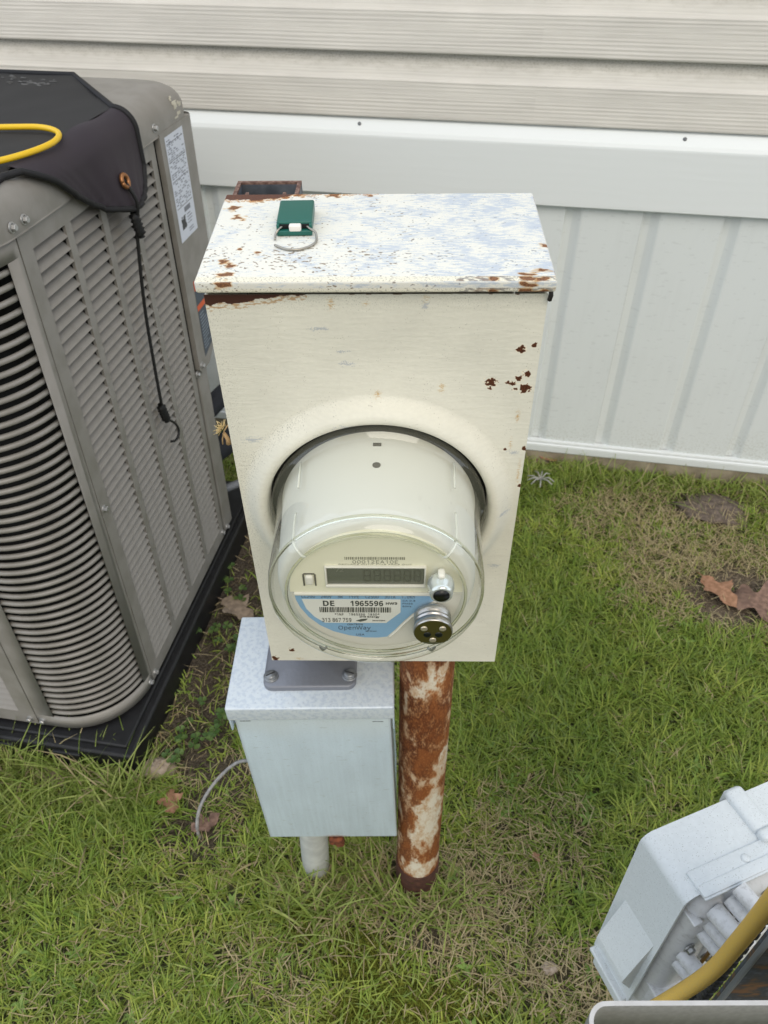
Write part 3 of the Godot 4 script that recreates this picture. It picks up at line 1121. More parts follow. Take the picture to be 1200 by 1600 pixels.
func build_cover() -> void:
	var fab := mat(Color(0.125, 0.122, 0.128), 0.78)
	fab.heightmap_enabled = true
	fab.heightmap_texture = ntex(noise(61, 0.2, 2), 256)
	fab.heightmap_scale = 0.01
	fab.uv1_triplanar = true
	fab.uv1_scale = Vector3.ONE * 12.0
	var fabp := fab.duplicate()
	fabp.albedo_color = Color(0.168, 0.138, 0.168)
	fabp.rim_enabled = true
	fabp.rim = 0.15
	var hemm := mat(Color(0.085, 0.083, 0.095), 0.75)
	var c := thing("fabric_cover", "black fabric cover laid over the top of the air conditioner", "cover", AC_AT, Vector3(0, AC_TURN, 0))
	var nn := noise(62, 5.0, 3)
	# top sheet: polygon filled as a grid so that it can wrinkle
	var poly := PackedVector2Array([Vector2(-0.0175, -0.165), Vector2(-0.012, -0.120), Vector2(-0.045, -0.070), Vector2(-0.125, -0.018), Vector2(-0.50, -0.018), Vector2(-0.63, -0.16), Vector2(-0.63, -0.46), Vector2(-0.50, -0.615), Vector2(-0.165, -0.617), Vector2(-0.0175, -0.437)])
	var st := nst()
	var cell := 0.02
	for i in range(-33, 0):
		for j in range(-34, 0):
			var cellp := PackedVector2Array([Vector2(i, j) * cell, Vector2(i + 1, j) * cell, Vector2(i + 1, j + 1) * cell, Vector2(i, j + 1) * cell])
			for part in Geometry2D.intersect_polygons(cellp, poly):
				var idx := Geometry2D.triangulate_polygon(part)
				for k in range(0, idx.size(), 3):
					var v: Array[Vector3] = []
					for q in 3:
						var p: Vector2 = part[idx[k + q]]
						v.append(Vector3(p.x, cover_y(p) + (0.0028 * nn.get_noise_2d(p.x, p.y) + 0.0015 * nn.get_noise_2d(p.x * 3.0, p.y * 1.2)) * sm(0.0, 0.05, -p.x - 0.0175), p.y))
					_otri(st, v[0], v[1], v[2], v[0] - Vector3.UP)
	put("top_sheet", fin(st), fab, c)
	var fl := nst()
	var nt := 40
	var ns := 26
	for i in nt:
		for j in ns:
			var a := drape(float(i) / nt, float(j) / ns)
			var b := drape(float(i + 1) / nt, float(j) / ns)
			var d := drape(float(i) / nt, float(j + 1) / ns)
			var e := drape(float(i + 1) / nt, float(j + 1) / ns)
			oquad(fl, a, b, e, d, Vector3(-0.2, 0.70, -0.33))
	put("corner_flap", fin(fl), fabp, c)
	var hem := PackedVector3Array()
	for p in [Vector2(-0.5, -0.018), Vector2(-0.30, -0.018), Vector2(-0.125, -0.018), Vector2(-0.085, -0.044), Vector2(-0.045, -0.070), Vector2(-0.028, -0.095), Vector2(-0.012, -0.120), Vector2(-0.014, -0.145)]:
		hem.append(Vector3(p.x, cover_y(p) + 0.001, p.y))
	for i in range(0, nt + 1):
		hem.append(drape(float(i) / nt, 1.0) + Vector3(0.0008, 0, 0))
	for j in range(ns - 1, -1, -1):
		hem.append(drape(1.0, float(j) / ns) + Vector3(0.0008, 0.0006, 0))
	hem.append(Vector3(-0.165, 0.9275, -0.617))
	hem.append(Vector3(-0.50, 0.9275, -0.615))
	var hs := nst()
	tube(hs, hem, 0.0042, 6)
	put("hem", fin(hs), hemm, c)
	var gpos := drape(0.655, 0.70)
	var gr := nst()
	var gp := PackedVector3Array()
	for k in 21:
		var a := TAU * k / 20.0
		gp.append(Vector3(0.0, sin(a) * 0.0078, cos(a) * 0.0078))
	tube(gr, gp, 0.0030, 8)
	var cop := mat(Color(0.62, 0.43, 0.28), 0.4, 0.7)
	put("grommet", fin(gr), cop, c, gpos + Vector3(0.003, 0, 0), Vector3(0, 0, 0.25))
	var gh := nst()
	lathe(gh, PackedVector2Array([Vector2(0.0062, 0.0), Vector2(0.0062, 0.0012), Vector2(0, 0.0012)]), 14)
	put("grommet_hole", fin(gh), mat(Color(0.02, 0.02, 0.02), 0.9), c, gpos + Vector3(0.0012, 0, 0), Vector3(0, 0, -PI / 2 + 0.25))
	# dust on the cover
	var dust := mat(Color(0.36, 0.36, 0.36), 0.9)
	for k in 26:
		var p := Vector3(-0.17 - absf(rng.randfn(0, 0.04)), 0.9275, -0.560 + rng.randfn(0, 0.016))
		put("dust_smear", rbox_mesh(Vector3(rng.randf_range(0.002, 0.014), 0.0012, rng.randf_range(0.001, 0.004)), 0.0005, Vector3.ZERO, 1), dust, c, p, Vector3(0, rng.randf_range(-0.5, 0.5), 0))
	# cord with hook
	var cm := mat(Color(0.055, 0.055, 0.06), 0.6)
	var k := thing("bungee_cord", "black elastic cord with wire hook hanging from the cover's grommet", "cord", AC_AT, Vector3(0, AC_TURN, 0))
	var top := gpos + Vector3(0.004, -0.004, 0)
	put("cord", tube_mesh([top, Vector3(0.036, 0.83, -0.345), Vector3(0.026, 0.79, -0.347), Vector3(0.014, 0.68, -0.346), Vector3(0.010, 0.58, -0.344), Vector3(0.009, 0.50, -0.341)], 0.0026, 8, 5), cm, k)
	for q in [[0.800, -0.347, 0.029], [0.495, -0.340, 0.0105]]:
		var cs := nst()
		var pr := PackedVector2Array()
		for i in 13:
			pr.append(Vector2((0.0078 if i % 2 == 0 else 0.0056) * (1.0 if i > 1 and i < 11 else 0.6), -0.018 + 0.003 * i))
		lathe(cs, pr, 12)
		put("crimp_coil", fin(cs), cm, k, Vector3(q[2], q[1 - 1], q[1]), Vector3(0.12, 0, 0.1))
	var hook := [Vector3(0.0105, 0.486, -0.342), Vector3(0.012, 0.475, -0.350), Vector3(0.013, 0.460, -0.364), Vector3(0.014, 0.444, -0.372), Vector3(0.014, 0.433, -0.368), Vector3(0.013, 0.430, -0.356), Vector3(0.011, 0.436, -0.343)]
	put("hook", tube_mesh(hook, 0.0021, 8, 4), cm, k)
	# yellow cable
	var ym := mat(Color(0.88, 0.72, 0.10), 0.38)
	var y := thing("yellow_cable", "bright yellow cable looped on top of the black cover", "cable", AC_AT, Vector3(0, AC_TURN, 0))
	var yp := [Vector3(-0.50, 0.9345, -0.18), Vector3(-0.30, 0.934, -0.245), Vector3(-0.16, 0.9335, -0.276), Vector3(-0.095, 0.9335, -0.288), Vector3(-0.050, 0.933, -0.298), Vector3(-0.020, 0.932, -0.286), Vector3(-0.006, 0.931, -0.258), Vector3(-0.006, 0.931, -0.220), Vector3(-0.020, 0.932, -0.172), Vector3(-0.045, 0.934, -0.130), Vector3(-0.10, 0.9335, -0.085), Vector3(-0.25, 0.934, -0.06)]
	put("cable", tube_mesh(yp, 0.0035, 10, 6), ym, y)

# ---- the pipe that carries the meter box and the channel behind it
func build_pipe_and_strut() -> void:
	var np := noise(71, 1.0, 4)
	var tex := paint(384, 640, func(u: float, v: float) -> Color:
		var s := sin(TAU * u)
		var c := cos(TAU * u)
		var y := v * 0.575
		var px := s * 1.2
		var pz := c * 1.2
		var big := np.get_noise_3d(px * 0.9, y * 16.0, pz * 0.9)
		var streak := np.get_noise_3d(px * 1.9, y * 36.0 + 4.0, pz * 1.9)
		var fine := np.get_noise_3d(px * 9.0, y * 170.0, pz * 9.0)
		var k := big * 0.75 + streak * 0.55 + fine * 0.2
		# painted areas that survive
		var cream := -0.25
		cream += 0.95 * exp(-pow((s - 0.55 + (y - 0.27) * -1.6) / 0.42, 2.0) - pow((y - 0.27) / 0.11, 2.0))
		cream += 0.75 * exp(-pow((s - 0.2) / 0.5, 2.0) - pow((y - 0.515) / 0.022, 2.0))
		cream += 0.8 * exp(-pow((s - 0.1) / 0.8, 2.0) - pow((y - 0.088) / 0.020, 2.0))
		cream += 0.45 * exp(-pow((s + 0.1) / 0.4, 2.0) - pow((y - 0.20) / 0.09, 2.0))
		cream -= 0.6 * exp(-pow((s - 0.75) / 0.25, 2.0) - pow((y - 0.30) / 0.025, 2.0))
		cream += 0.6 * (1.0 if c < -0.2 else 0.0) * 0.4
		var m := sm(-0.26, 0.30, cream + 0.05 + k * 0.85)
		var rust := Color(0.49, 0.285, 0.15).lerp(Color(0.26, 0.13, 0.075), clampf(0.5 + 1.3 * big + 0.7 * streak, 0, 1))
		rust = rust.lerp(Color(0.62, 0.40, 0.22), clampf(fine * 1.3, 0, 0.6))
		var paint_c := Color(0.82, 0.79, 0.72).lerp(Color(0.66, 0.50, 0.35), clampf(0.18 + streak * 0.9 + fine * 0.5, 0, 0.9))
		# rust bleeds into the paint before it breaks through
		paint_c = paint_c.lerp(Color(0.72, 0.50, 0.30), (1.0 - sm(0.4, 1.0, m)) * 0.75)
		return rust.lerp(paint_c, m))
	var m := mat(Color.WHITE, 0.78)
	m.albedo_texture = tex
	m.heightmap_enabled = true
	m.heightmap_texture = ntex(noise(72, 0.06, 5), 256)
	m.heightmap_scale = 0.04
	m.metallic_specular = 0.35
	var p := thing("steel_conduit", "rusty cream painted steel pipe standing under the meter box", "pipe", Vector3(0.0505, 0, -0.533), Vector3(0, 0, 0.006))
	var st := nst()
	lathe(st, PackedVector2Array([Vector2(0.0300, 0.0), Vector2(0.0300, 0.575)]), 40)
	put("pipe", fin(st), m, p)
	var rustm := mottled(Color(0.20, 0.105, 0.075), Color(0.33, 0.20, 0.14), 73, 10.0, 0.9, 0.05)
	put("coupling", lathe_mesh([[0.0318, -0.02], [0.0318, 0.062], [0.0306, 0.066], [0.0300, 0.066]], 36), rustm, p)
	# channel
	var bt := Basis.from_euler(LEAN)
	var s := thing("strut_channel", "grey steel channel post with rusty cut top behind the meter box", "post", BOX_AT, LEAN)
	var galv := mottled(Color(0.30, 0.32, 0.35), Color(0.42, 0.44, 0.47), 75, 6.0, 0.55, 0.02, 0.02, 0.35)
	var rustm2 := mottled(Color(0.33, 0.23, 0.20), Color(0.52, 0.42, 0.37), 76, 40.0, 0.9, 0.04)
	var x0 := -0.111
	var x1 := -0.061
	var zf := -0.1225
	var zb := -0.153
	var prof := PackedVector2Array([Vector2(x0, zf), Vector2(x0 + 0.012, zf), Vector2(x0 + 0.012, zf - 0.007), Vector2(x0 + 0.0095, zf - 0.007), Vector2(x0 + 0.0095, zf - 0.0026), Vector2(x0 + 0.0030, zf - 0.0026), Vector2(x0 + 0.0030, zb + 0.003), Vector2(x1 - 0.0030, zb + 0.003), Vector2(x1 - 0.0030, zf - 0.0026), Vector2(x1 - 0.0095, zf - 0.0026), Vector2(x1 - 0.0095, zf - 0.007), Vector2(x1 - 0.012, zf - 0.007), Vector2(x1 - 0.012, zf), Vector2(x1, zf), Vector2(x1, zb), Vector2(x0, zb)])
	for part in [["channel", -1.02, 0.0150, galv], ["rusty_cut_edge", 0.0150, 0.0168, rustm2]]:
		var e := nst(true)
		# polygon plane (x, z) pushed along y
		var pp := PackedVector2Array()
		for q in prof:
			pp.append(Vector2(q.x, -q.y))
		extrude(e, pp, part[1], part[2])
		put(part[0], fin(e), part[3], s, Vector3.ZERO, Vector3(-PI / 2, 0, 0))

# ---- meter box
func build_meter_box() -> void:
	var o := thing("meter_box", "tall cream steel meter box with chipped rusty lid, round opening in front", "meter box", BOX_AT, LEAN)
	var na := noise(81, 1.0, 3)
	var nb := noise(82, 1.0, 4)
	var chips := [[0.0803, -0.0686, 0.0034], [0.0986, -0.041, 0.0028], [0.0957, -0.0690, 0.0018], [0.1004, -0.0654, 0.0024], [0.1053, -0.0612, 0.0024], [0.1058, -0.0735, 0.0034], [0.0981, -0.0738, 0.0014], [0.1075, -0.0386, 0.0016], [0.0925, -0.0683, 0.0014], [-0.0914, -0.3855, 0.0026], [-0.1090, -0.3990, 0.0030], [0.1115, -0.128, 0.0016], [0.1118, -0.166, 0.0016], [0.0965, -0.1290, 0.0010]]
	var stains := [[-0.0298, -0.0066, 0.006, 0.010], [-0.0071, -0.0066, 0.006, 0.004], [0.0327, -0.0036, 0.005, 0.006], [0.046, -0.0724, 0.006, 0.010], [0.0001, -0.0779, 0.007, 0.007], [0.1025, -0.0977, 0.004, 0.012], [0.1090, -0.1534, 0.003, 0.03], [0.1000, -0.1230, 0.003, 0.014], [-0.085, -0.399, 0.012, 0.004]]
	var scuffs := [[-0.0392, -0.0249, 0.007, 0.0018], [-0.0236, -0.0428, 0.004, 0.0016], [-0.0214, -0.0526, 0.006, 0.0022], [-0.0217, -0.1006, 0.010, 0.0032], [-0.0956, -0.1199, 0.008, 0.0034], [0.0320, -0.0080, 0.003, 0.003], [0.1030, -0.1320, 0.005, 0.0025], [0.1010, -0.1900, 0.006, 0.0030], [0.0990, -0.2600, 0.006, 0.0030]]
	var front_tex := paint(576, 1030, func(u: float, v: float) -> Color:
		var x := (u - 0.5) * 0.225
		var y := -v * 0.4024
		var k := nb.get_noise_2d(x * 160.0, y * 420.0)
		var low := na.get_noise_2d(x * 18.0, y * 18.0)
		var c := Color(0.842, 0.830, 0.772)
		c = c * (1.0 + 0.030 * low + 0.018 * k)
		# grime along the left edge and round the boss
		var r := Vector2(x + 0.001, y + 0.188).length()
		var fine := nb.get_noise_2d(x * 900.0 + 31.0, y * 700.0)
		var grime := 0.0
		grime += (1.0 - sm(0.0, 0.022, x + 0.1125)) * (1.0 - sm(0.26, 0.40, -y)) * 0.45
		grime += exp(-pow((r - 0.107) / 0.005, 2.0)) * (0.7 if x < -0.03 else 0.15) * (0.5 + 0.8 * low)
		grime += (1.0 - sm(0.0, 0.020, -y)) * 0.30
		c = c.lerp(Color(0.33, 0.32, 0.29), clampf(sm(0.22, 0.55, fine + 0.12 * low) * grime * 0.8, 0.0, 0.8))
		if sm(0.50, 0.56, fine) > 0.5 and na.get_noise_2d(x * 60.0 + 9.0, y * 60.0) > 0.25:
			c = c.lerp(Color(0.55, 0.53, 0.48), 0.6)
		for s in stains:
			var d := Vector2((x - s[0]) / s[2], (y - s[1]) / s[3]).length()
			if d < 1.6:
				c = c.lerp(Color(0.70, 0.52, 0.28), clampf((1.0 - sm(0.0, 0.9, d + 1.6 * absf(k) + 0.8 * absf(fine))) * 0.85, 0, 1))
		for s in scuffs:
			var d := Vector2((x - s[0]) / s[2], (y - s[1]) / s[3]).length()
			if d < 1.8:
				c = c.lerp(Color(0.66, 0.675, 0.69), clampf(1.0 - sm(0.4, 0.7, d + 1.0 * fine + 0.9 * k), 0, 1) * 0.75)
		for s in chips:
			var d: float = Vector2(x - s[0], y - s[1]).length() / s[2]
			if d < 2.2:
				var e: float = d + 1.2 * na.get_noise_2d(x * 230.0, y * 260.0)
				if e < 1.35:
					c = c.lerp(Color(0.90, 0.86, 0.77), 1.0 - sm(1.1, 1.35, e))
				if e < 1.0:
					c = Color(0.20, 0.105, 0.065).lerp(Color(0.40, 0.22, 0.12), clampf(0.5 + fine, 0, 1))
		# bare rusty edge under the lid at the left
		var edge := 0.0075 * (1.0 - sm(0.0, 0.075, x + 0.1125)) + 0.002 * na.get_noise_2d(x * 90.0, 3.0) - 0.0006
		if -y < edge:
			c = Color(0.27, 0.16, 0.12)
		elif -y < edge + 0.004 and x < -0.045:
			c = c.lerp(Color(0.60, 0.40, 0.20), 0.55 * sm(-0.1, 0.3, k))
		return c)
	var fm := mat(Color.WHITE, 0.52)
	fm.albedo_texture = front_tex
	fm.metallic_specular = 0.42
	# brushed-on paint: long flat ripples
	var rip := Image.create(512, 1024, false, Image.FORMAT_L8)
	for y in 1024:
		for x in 512:
			var g := 0.5 + 0.45 * nb.get_noise_2d(x * 0.020, y * 0.085) + 0.18 * nb.get_noise_2d(x * 0.10, y * 0.18 + 40.0)
			rip.set_pixel(x, y, Color(g, g, g))
	fm.heightmap_enabled = true
	fm.heightmap_texture = ImageTexture.create_from_image(rip)
	fm.heightmap_scale = 0.026
	# front sheet with the raised boss and the round hole
	var cen := Vector2(-0.001, -0.188)
	var ring := [[0.0880, -0.010], [0.0885, 0.004], [0.0892, 0.0085], [0.0905, 0.0110], [0.0925, 0.0122], [0.0950, 0.0122], [0.0980, 0.0108], [0.1015, 0.0070], [0.1045, 0.0032], [0.1075, 0.0008], [0.1100, 0.0]]
	var angs := PackedFloat32Array()
	for k in 128:
		angs.append(TAU * k / 128.0)
	for c in [Vector2(-0.1125, 0), Vector2(0.1125, 0), Vector2(0.1125, -0.4024), Vector2(-0.1125, -0.4024)]:
		angs.append(fposmod((c - cen).angle(), TAU))
	angs.sort()
	var st := nst()
	var rows: Array = []
	for a in angs:
		var dir := Vector2(cos(a), sin(a))
		var t := 1e9
		if dir.x > 1e-6: t = minf(t, (0.1125 - cen.x) / dir.x)
		if dir.x < -1e-6: t = minf(t, (-0.1125 - cen.x) / dir.x)
		if dir.y > 1e-6: t = minf(t, (0.0 - cen.y) / dir.y)
		if dir.y < -1e-6: t = minf(t, (-0.4024 - cen.y) / dir.y)
		var row: Array[Vector3] = []
		for q in ring:
			var p: Vector2 = cen + dir * minf(q[0], t)
			row.append(Vector3(p.x, p.y, q[1]))
		for f in [0.5, 1.0]:
			var p: Vector2 = cen + dir * lerpf(minf(0.110, t), t, f)
			row.append(Vector3(p.x, p.y, 0))
		rows.append(row)
	for i in rows.size():
		var a = rows[i]
		var b = rows[(i + 1) % rows.size()]
		for j in a.size() - 1:
			var pts: Array[Vector3] = [a[j], a[j + 1], b[j + 1], b[j]]
			var uv: Array[Vector2] = []
			for p in pts:
				uv.append(Vector2(p.x / 0.225 + 0.5, -p.y / 0.4024))
			if (pts[1] - pts[0]).length() > 1e-7 or (pts[2] - pts[3]).length() > 1e-7:
				quad(st, pts[0], pts[1], pts[2], pts[3], uv[0], uv[1], uv[2], uv[3])
	put("front_cover", fin(st), fm, o)
	var side := mottled(Color(0.80, 0.785, 0.71), Color(0.87, 0.85, 0.78), 83, 8.0, 0.55, 0.02)
	var sb := nst()
	rbox(sb, Vector3(-0.1110, -0.2012, -0.0605), Vector3(0.0030, 0.4024, 0.1190), 0.0012, 1)
	rbox(sb, Vector3(0.1110, -0.2012, -0.0605), Vector3(0.0030, 0.4024, 0.1190), 0.0012, 1)
	rbox(sb, Vector3(0, -0.4009, -0.0605), Vector3(0.2180, 0.0028, 0.1188), 0.0012, 1)
	rbox(sb, Vector3(0, -0.2010, -0.1185), Vector3(0.2180, 0.3980, 0.0026), 0.0012, 1)
	put("body", fin(sb), side, o)
	# lid
	var lr := [[-0.0993, -0.0826, 0.004], [-0.1023, -0.0192, 0.0032], [-0.0959, -0.0136, 0.0034], [-0.0963, -0.0009, 0.004], [-0.1062, -0.0975, 0.004], [-0.0800, -0.030, 0.002], [-0.0920, -0.0350, 0.0016], [-0.0328, -0.1200, 0.004], [-0.0593, -0.1200, 0.004], [-0.079, -0.1190, 0.005], [-0.0700, -0.1165, 0.003], [-0.0900, -0.112, 0.004], [0.0959, 0.0032, 0.0052], [0.1074, -0.0045, 0.0038], [0.0746, 0.0045, 0.0030], [0.1129, -0.0384, 0.003], [0.1060, 0.005, 0.003], [-0.0050, -0.118, 0.002]]
	var nc := noise(84, 1.0, 2)
	var nd := noise(85, 1.0, 4)
	var lid_tex := paint(900, 512, func(u: float, v: float) -> Color:
		var x := (u - 0.5) * 0.231
		var z := (v - 0.5) * 0.131 - 0.058
		var streak := nd.get_noise_2d(x * 90.0, z * 420.0)
		var low := na.get_noise_2d(x * 30.0 + 5.0, z * 45.0)
		var fine := nd.get_noise_2d(x * 500.0, z * 900.0)
		var c := Color(0.855, 0.845, 0.80)
		# weathered through to a bluish primer, most at the right
		var w := sm(-0.35, 0.55, 0.75 * low + 0.9 * streak + (x / 0.115) * 0.30 - 0.12 + 0.5 * fine)
		var onlip := sm(0.0005, 0.0025, z)
		w *= 1.0 - onlip
		c = c.lerp(Color(0.68, 0.715, 0.76), w * 0.92)
		c = c.lerp(Color(0.80, 0.81, 0.80), clampf(fine * 0.9, 0, 0.5))
		c = c.lerp(Color(0.86, 0.84, 0.765), onlip)
		# chips, small and sharp, in drifts
		var drift := na.get_noise_2d(x * 22.0 + 40.0, z * 34.0) + 0.55 * exp(-pow((z + 0.024) / 0.020, 2.0)) + 0.25 * exp(-pow((x + 0.07) / 0.06, 2.0)) - 0.10
		var ch := nc.get_noise_2d(x * 170.0, z * 300.0)
		var lim := lerpf(0.66, 0.30, clampf(drift, 0, 1))
		if ch > lim:
			c = c.lerp(Color(0.50, 0.45, 0.39).lerp(Color(0.56, 0.57, 0.58), sm(-0.02, 0.06, x)), sm(lim, lim + 0.05, ch) * 0.9)
		elif ch > lim - 0.05 and drift > 0.2:
			c = c.lerp(Color(0.93, 0.92, 0.88), 0.6)
		# cracked, scraped lip at the right
		if onlip > 0.5 and x > 0.052 + 0.01 * low:
			c = c.lerp(Color(0.50, 0.485, 0.47), sm(-0.10, 0.16, nd.get_noise_2d(x * 130.0, z * 300.0 + 8.0)) * 0.8)
			c = c.lerp(Color(0.42, 0.30, 0.24), sm(0.10, 0.30, nd.get_noise_2d(x * 60.0 + 7.0, z * 160.0)) * 0.35)
		if onlip > 0.5 and fine > 0.33:
			c = c.lerp(Color(0.45, 0.44, 0.41), 0.55)
		for s in lr:
			var d: float = Vector2(x - s[0], (z - s[1]) * 1.15).length() / s[2]
			if d < 2.6:
				var e: float = d + 1.3 * nc.get_noise_2d(x * 85.0, z * 170.0)
				if e < 1.5:
					c = c.lerp(Color(0.70, 0.50, 0.27), (1.0 - sm(0.7, 1.5, e)) * 0.6)
				if e < 0.8:
					c = Color(0.37, 0.25, 0.18).lerp(Color(0.56, 0.38, 0.24), clampf(0.5 + fine * 1.4, 0, 1))
		# bare back left edge
		var bare := 0.011 * (1.0 - sm(-0.095, -0.048, x)) + 0.003 * na.get_noise_2d(x * 120.0, 2.0)
		if z + 0.1235 < bare:
			c = Color(0.30, 0.19, 0.15).lerp(Color(0.40, 0.25, 0.18), clampf(0.5 + fine, 0, 1))
		elif z + 0.1235 < bare + 0.004 and x < 0.0:
			c = c.lerp(Color(0.66, 0.42, 0.20), 0.7 * sm(-0.1, 0.2, fine + streak))
		return c)
	var lidm := mat(Color.WHITE, 0.6)
	lidm.albedo_texture = lid_tex
	lidm.uv1_triplanar = true
	lidm.uv1_triplanar_sharpness = 8.0
	lidm.uv1_scale = Vector3(1.0 / 0.231, 1.0 / 0.131, 1.0 / 0.131)
	lidm.uv1_offset = Vector3(0.5, -0.95, 0.5)
	lidm.metallic_specular = 0.4
	var lb := nst()
	rbox(lb, Vector3.ZERO, Vector3(0.231, 0.0086, 0.131), 0.0019, 3)
	var lid := put("lid", fin(lb), lidm, o, Vector3(0, 0.0112, -0.058), Vector3(0.040, 0, 0))
	# dark gap and the bent tab under the right end of the lid
	var tab := nst()
	tube(tab, PackedVector3Array([Vector3(0.1125, 0.006, 0.003), Vector3(0.1133, 0.001, 0.004), Vector3(0.1128, -0.003, 0.003)]), 0.0016, 6)
	put("bent_tab", fin(tab), mat(Color(0.10, 0.08, 0.07), 0.7), o)

# ---- the meter
func build_meter() -> void:
	var bt := Basis.from_euler(LEAN)
	var o := thing("electric_meter", "round electric meter under a clear dome in the meter box front", "electric meter", BOX_AT + bt * Vector3(-0.001, -0.189, 0), LEAN)
	var ax := Vector3(PI / 2, 0, 0)
	var black := mat(Color(0.05, 0.05, 0.05), 0.7)
	put("mounting_base", lathe_mesh([[0.0878, -0.030], [0.0878, -0.004], [0.0850, 0.0], [0.0835, 0.002], [0.0, 0.002]], 64), black, o, Vector3.ZERO, ax)
	var cream := mat(Color(0.80, 0.80, 0.755), 0.5)
	cream.metallic_specular = 0.4
	var zf := 0.090
	put("inner_shroud", lathe_mesh([[0.0786, 0.002], [0.0774, 0.010], [0.0742, 0.068], [0.0732, 0.080], [0.0708, 0.0872], [0.0675, zf], [0.0, zf]], 96), cream, o, Vector3.ZERO, ax)
	var pale := mat(Color(0.86, 0.85, 0.80), 0.5)
	# small notch, hole and mould mark on top of the shroud
	var dk := mat(Color(0.30, 0.29, 0.26), 0.8)
	put("notch", rbox_mesh(Vector3(0.0062, 0.0012, 0.0035), 0.0004, Vector3.ZERO, 1), dk, o, Vector3(0.0005, 0.0771, 0.016), Vector3(-0.05, 0, 0))
	put("screw_hole", lathe_mesh([[0.0030, 0], [0.0030, 0.0008], [0.0022, 0.001], [0, 0.001]], 14), dk, o, Vector3(0.0005, 0.0754, 0.038))
	# lower face: grey, set just in front
	var face := mat(Color(0.80, 0.79, 0.74), 0.5)
	var up := mat(Color(0.88, 0.87, 0.77), 0.5)
	var pts: Array = []
	for k in 49:
		var a := PI + PI * k / 48.0
		pts.append(Vector2(0.0628 * cos(a), -0.0035 + 0.0628 * sin(a)))
	put("lower_face", extrude_mesh(pts, zf - 0.001, zf + 0.0008), face, o)
	pts = []
	for k in 49:
		var a := PI * k / 48.0
		pts.append(Vector2(0.0632 * cos(a), 0.0005 + 0.062 * sin(a)))
	put("upper_face", extrude_mesh(pts, zf - 0.001, zf + 0.0024), up, o)
	var ridge := nst()
	rbox(ridge, Vector3(-0.008, -0.0012, zf + 0.002), Vector3(0.105, 0.0030, 0.004), 0.0010, 2)
	put("ridge", fin(ridge), pale, o)
	# display
	var zu := zf + 0.0024
	var bez := nst()
	rbox(bez, Vector3(0.0, 0.0287, zu + 0.0008), Vector3(0.0725, 0.0014, 0.003), 0.0006, 1)
	rbox(bez, Vector3(0.0, 0.0088, zu + 0.0008), Vector3(0.0725, 0.0030, 0.0036), 0.0010, 2)
	rbox(bez, Vector3(-0.0355, 0.0187, zu + 0.0008), Vector3(0.0014, 0.0180, 0.003), 0.0006, 1)
	rbox(bez, Vector3(0.0355, 0.0187, zu + 0.0008), Vector3(0.0014, 0.0180, 0.003), 0.0006, 1)
	var disp := mat(Color(0.33, 0.345, 0.30), 0.25)
	var dn := put("display", rbox_mesh(Vector3(0.0695, 0.0178, 0.001), 0.0003, Vector3(0, 0.0190, zu + 0.0004), 1), disp, o)
	put("bezel", fin(bez), pale, dn)
	var seg := mat(Color(0.255, 0.265, 0.225), 0.4)
	var segl := mat(Color(0.42, 0.435, 0.38), 0.4)
	var sst := nst(true)
	# faint unlit digits
	for k in 6:
		var cx := -0.006 + 0.0072 * k
		for q in [[0, 0.0055, 0.0042, 0.0009], [0, 0.0, 0.0042, 0.0009], [0, -0.0055, 0.0042, 0.0009], [-0.0022, 0.0028, 0.0009, 0.0048], [0.0022, 0.0028, 0.0009, 0.0048], [-0.0022, -0.0028, 0.0009, 0.0048], [0.0022, -0.0028, 0.0009, 0.0048]]:
			box(sst, Vector3(cx + q[0], 0.0192 + q[1], zu + 0.00100), Vector3(q[2], q[3], 0.0002))
	put("display_segments", fin(sst), seg, dn)
	lettering("display_digits", "72", dn, Vector3(-0.0285, 0.0235, zu + 0.0010), 0.0058, 0.0036, segl)
	# printed label
	var ink := mat(Color(0.10, 0.12, 0.13), 0.6)
	var inkb := mat(Color(0.19, 0.28, 0.36), 0.6)
	var inkg := mat(Color(0.52, 0.52, 0.46), 0.6)
	var blue := mat(Color(0.48, 0.65, 0.78), 0.5)
	var white := mat(Color(0.855, 0.855, 0.82), 0.5)
	var zl := zf + 0.0008
	var bl := [Vector2(-0.0605, -0.0032), Vector2(0.0500, -0.0032), Vector2(0.0440, -0.0100), Vector2(0.0350, -0.0180), Vector2(0.0270, -0.0262), Vector2(0.0200, -0.0358), Vector2(0.0140, -0.0455), Vector2(0.0075, -0.0545), Vector2(0.0, -0.0558), Vector2(-0.0100, -0.0556), Vector2(-0.0220, -0.0530), Vector2(-0.0340, -0.0480), Vector2(-0.0440, -0.0405), Vector2(-0.0520, -0.0305), Vector2(-0.0575, -0.0190), Vector2(-0.0600, -0.0100)]
	var lab := put("blue_label", extrude_mesh(bl, zl - 0.0005, zl + 0.0002), blue, o)
	var wl := [Vector2(-0.0555, -0.0095), Vector2(0.0180, -0.0095), Vector2(0.0180, -0.0245), Vector2(0.0070, -0.0372), Vector2(-0.0400, -0.0372), Vector2(-0.0475, -0.0300), Vector2(-0.0530, -0.0205)]
	put("white_label", extrude_mesh(wl, zl - 0.0004, zl + 0.0004), white, lab)
	# pale moulding beside the blue label
	var mo := PackedVector3Array()
	for p in [Vector2(0.0530, -0.0032), Vector2(0.0462, -0.0105), Vector2(0.0372, -0.0188), Vector2(0.0290, -0.0272), Vector2(0.0218, -0.0368), Vector2(0.0156, -0.0465), Vector2(0.0090, -0.0555)]:
		mo.append(Vector3(p.x, p.y, zl))
	var ms := nst()
	tube(ms, curve(mo, 4), 0.0010, 6)
	put("moulding", fin(ms), pale, o)
	var zt := zl + 0.00055
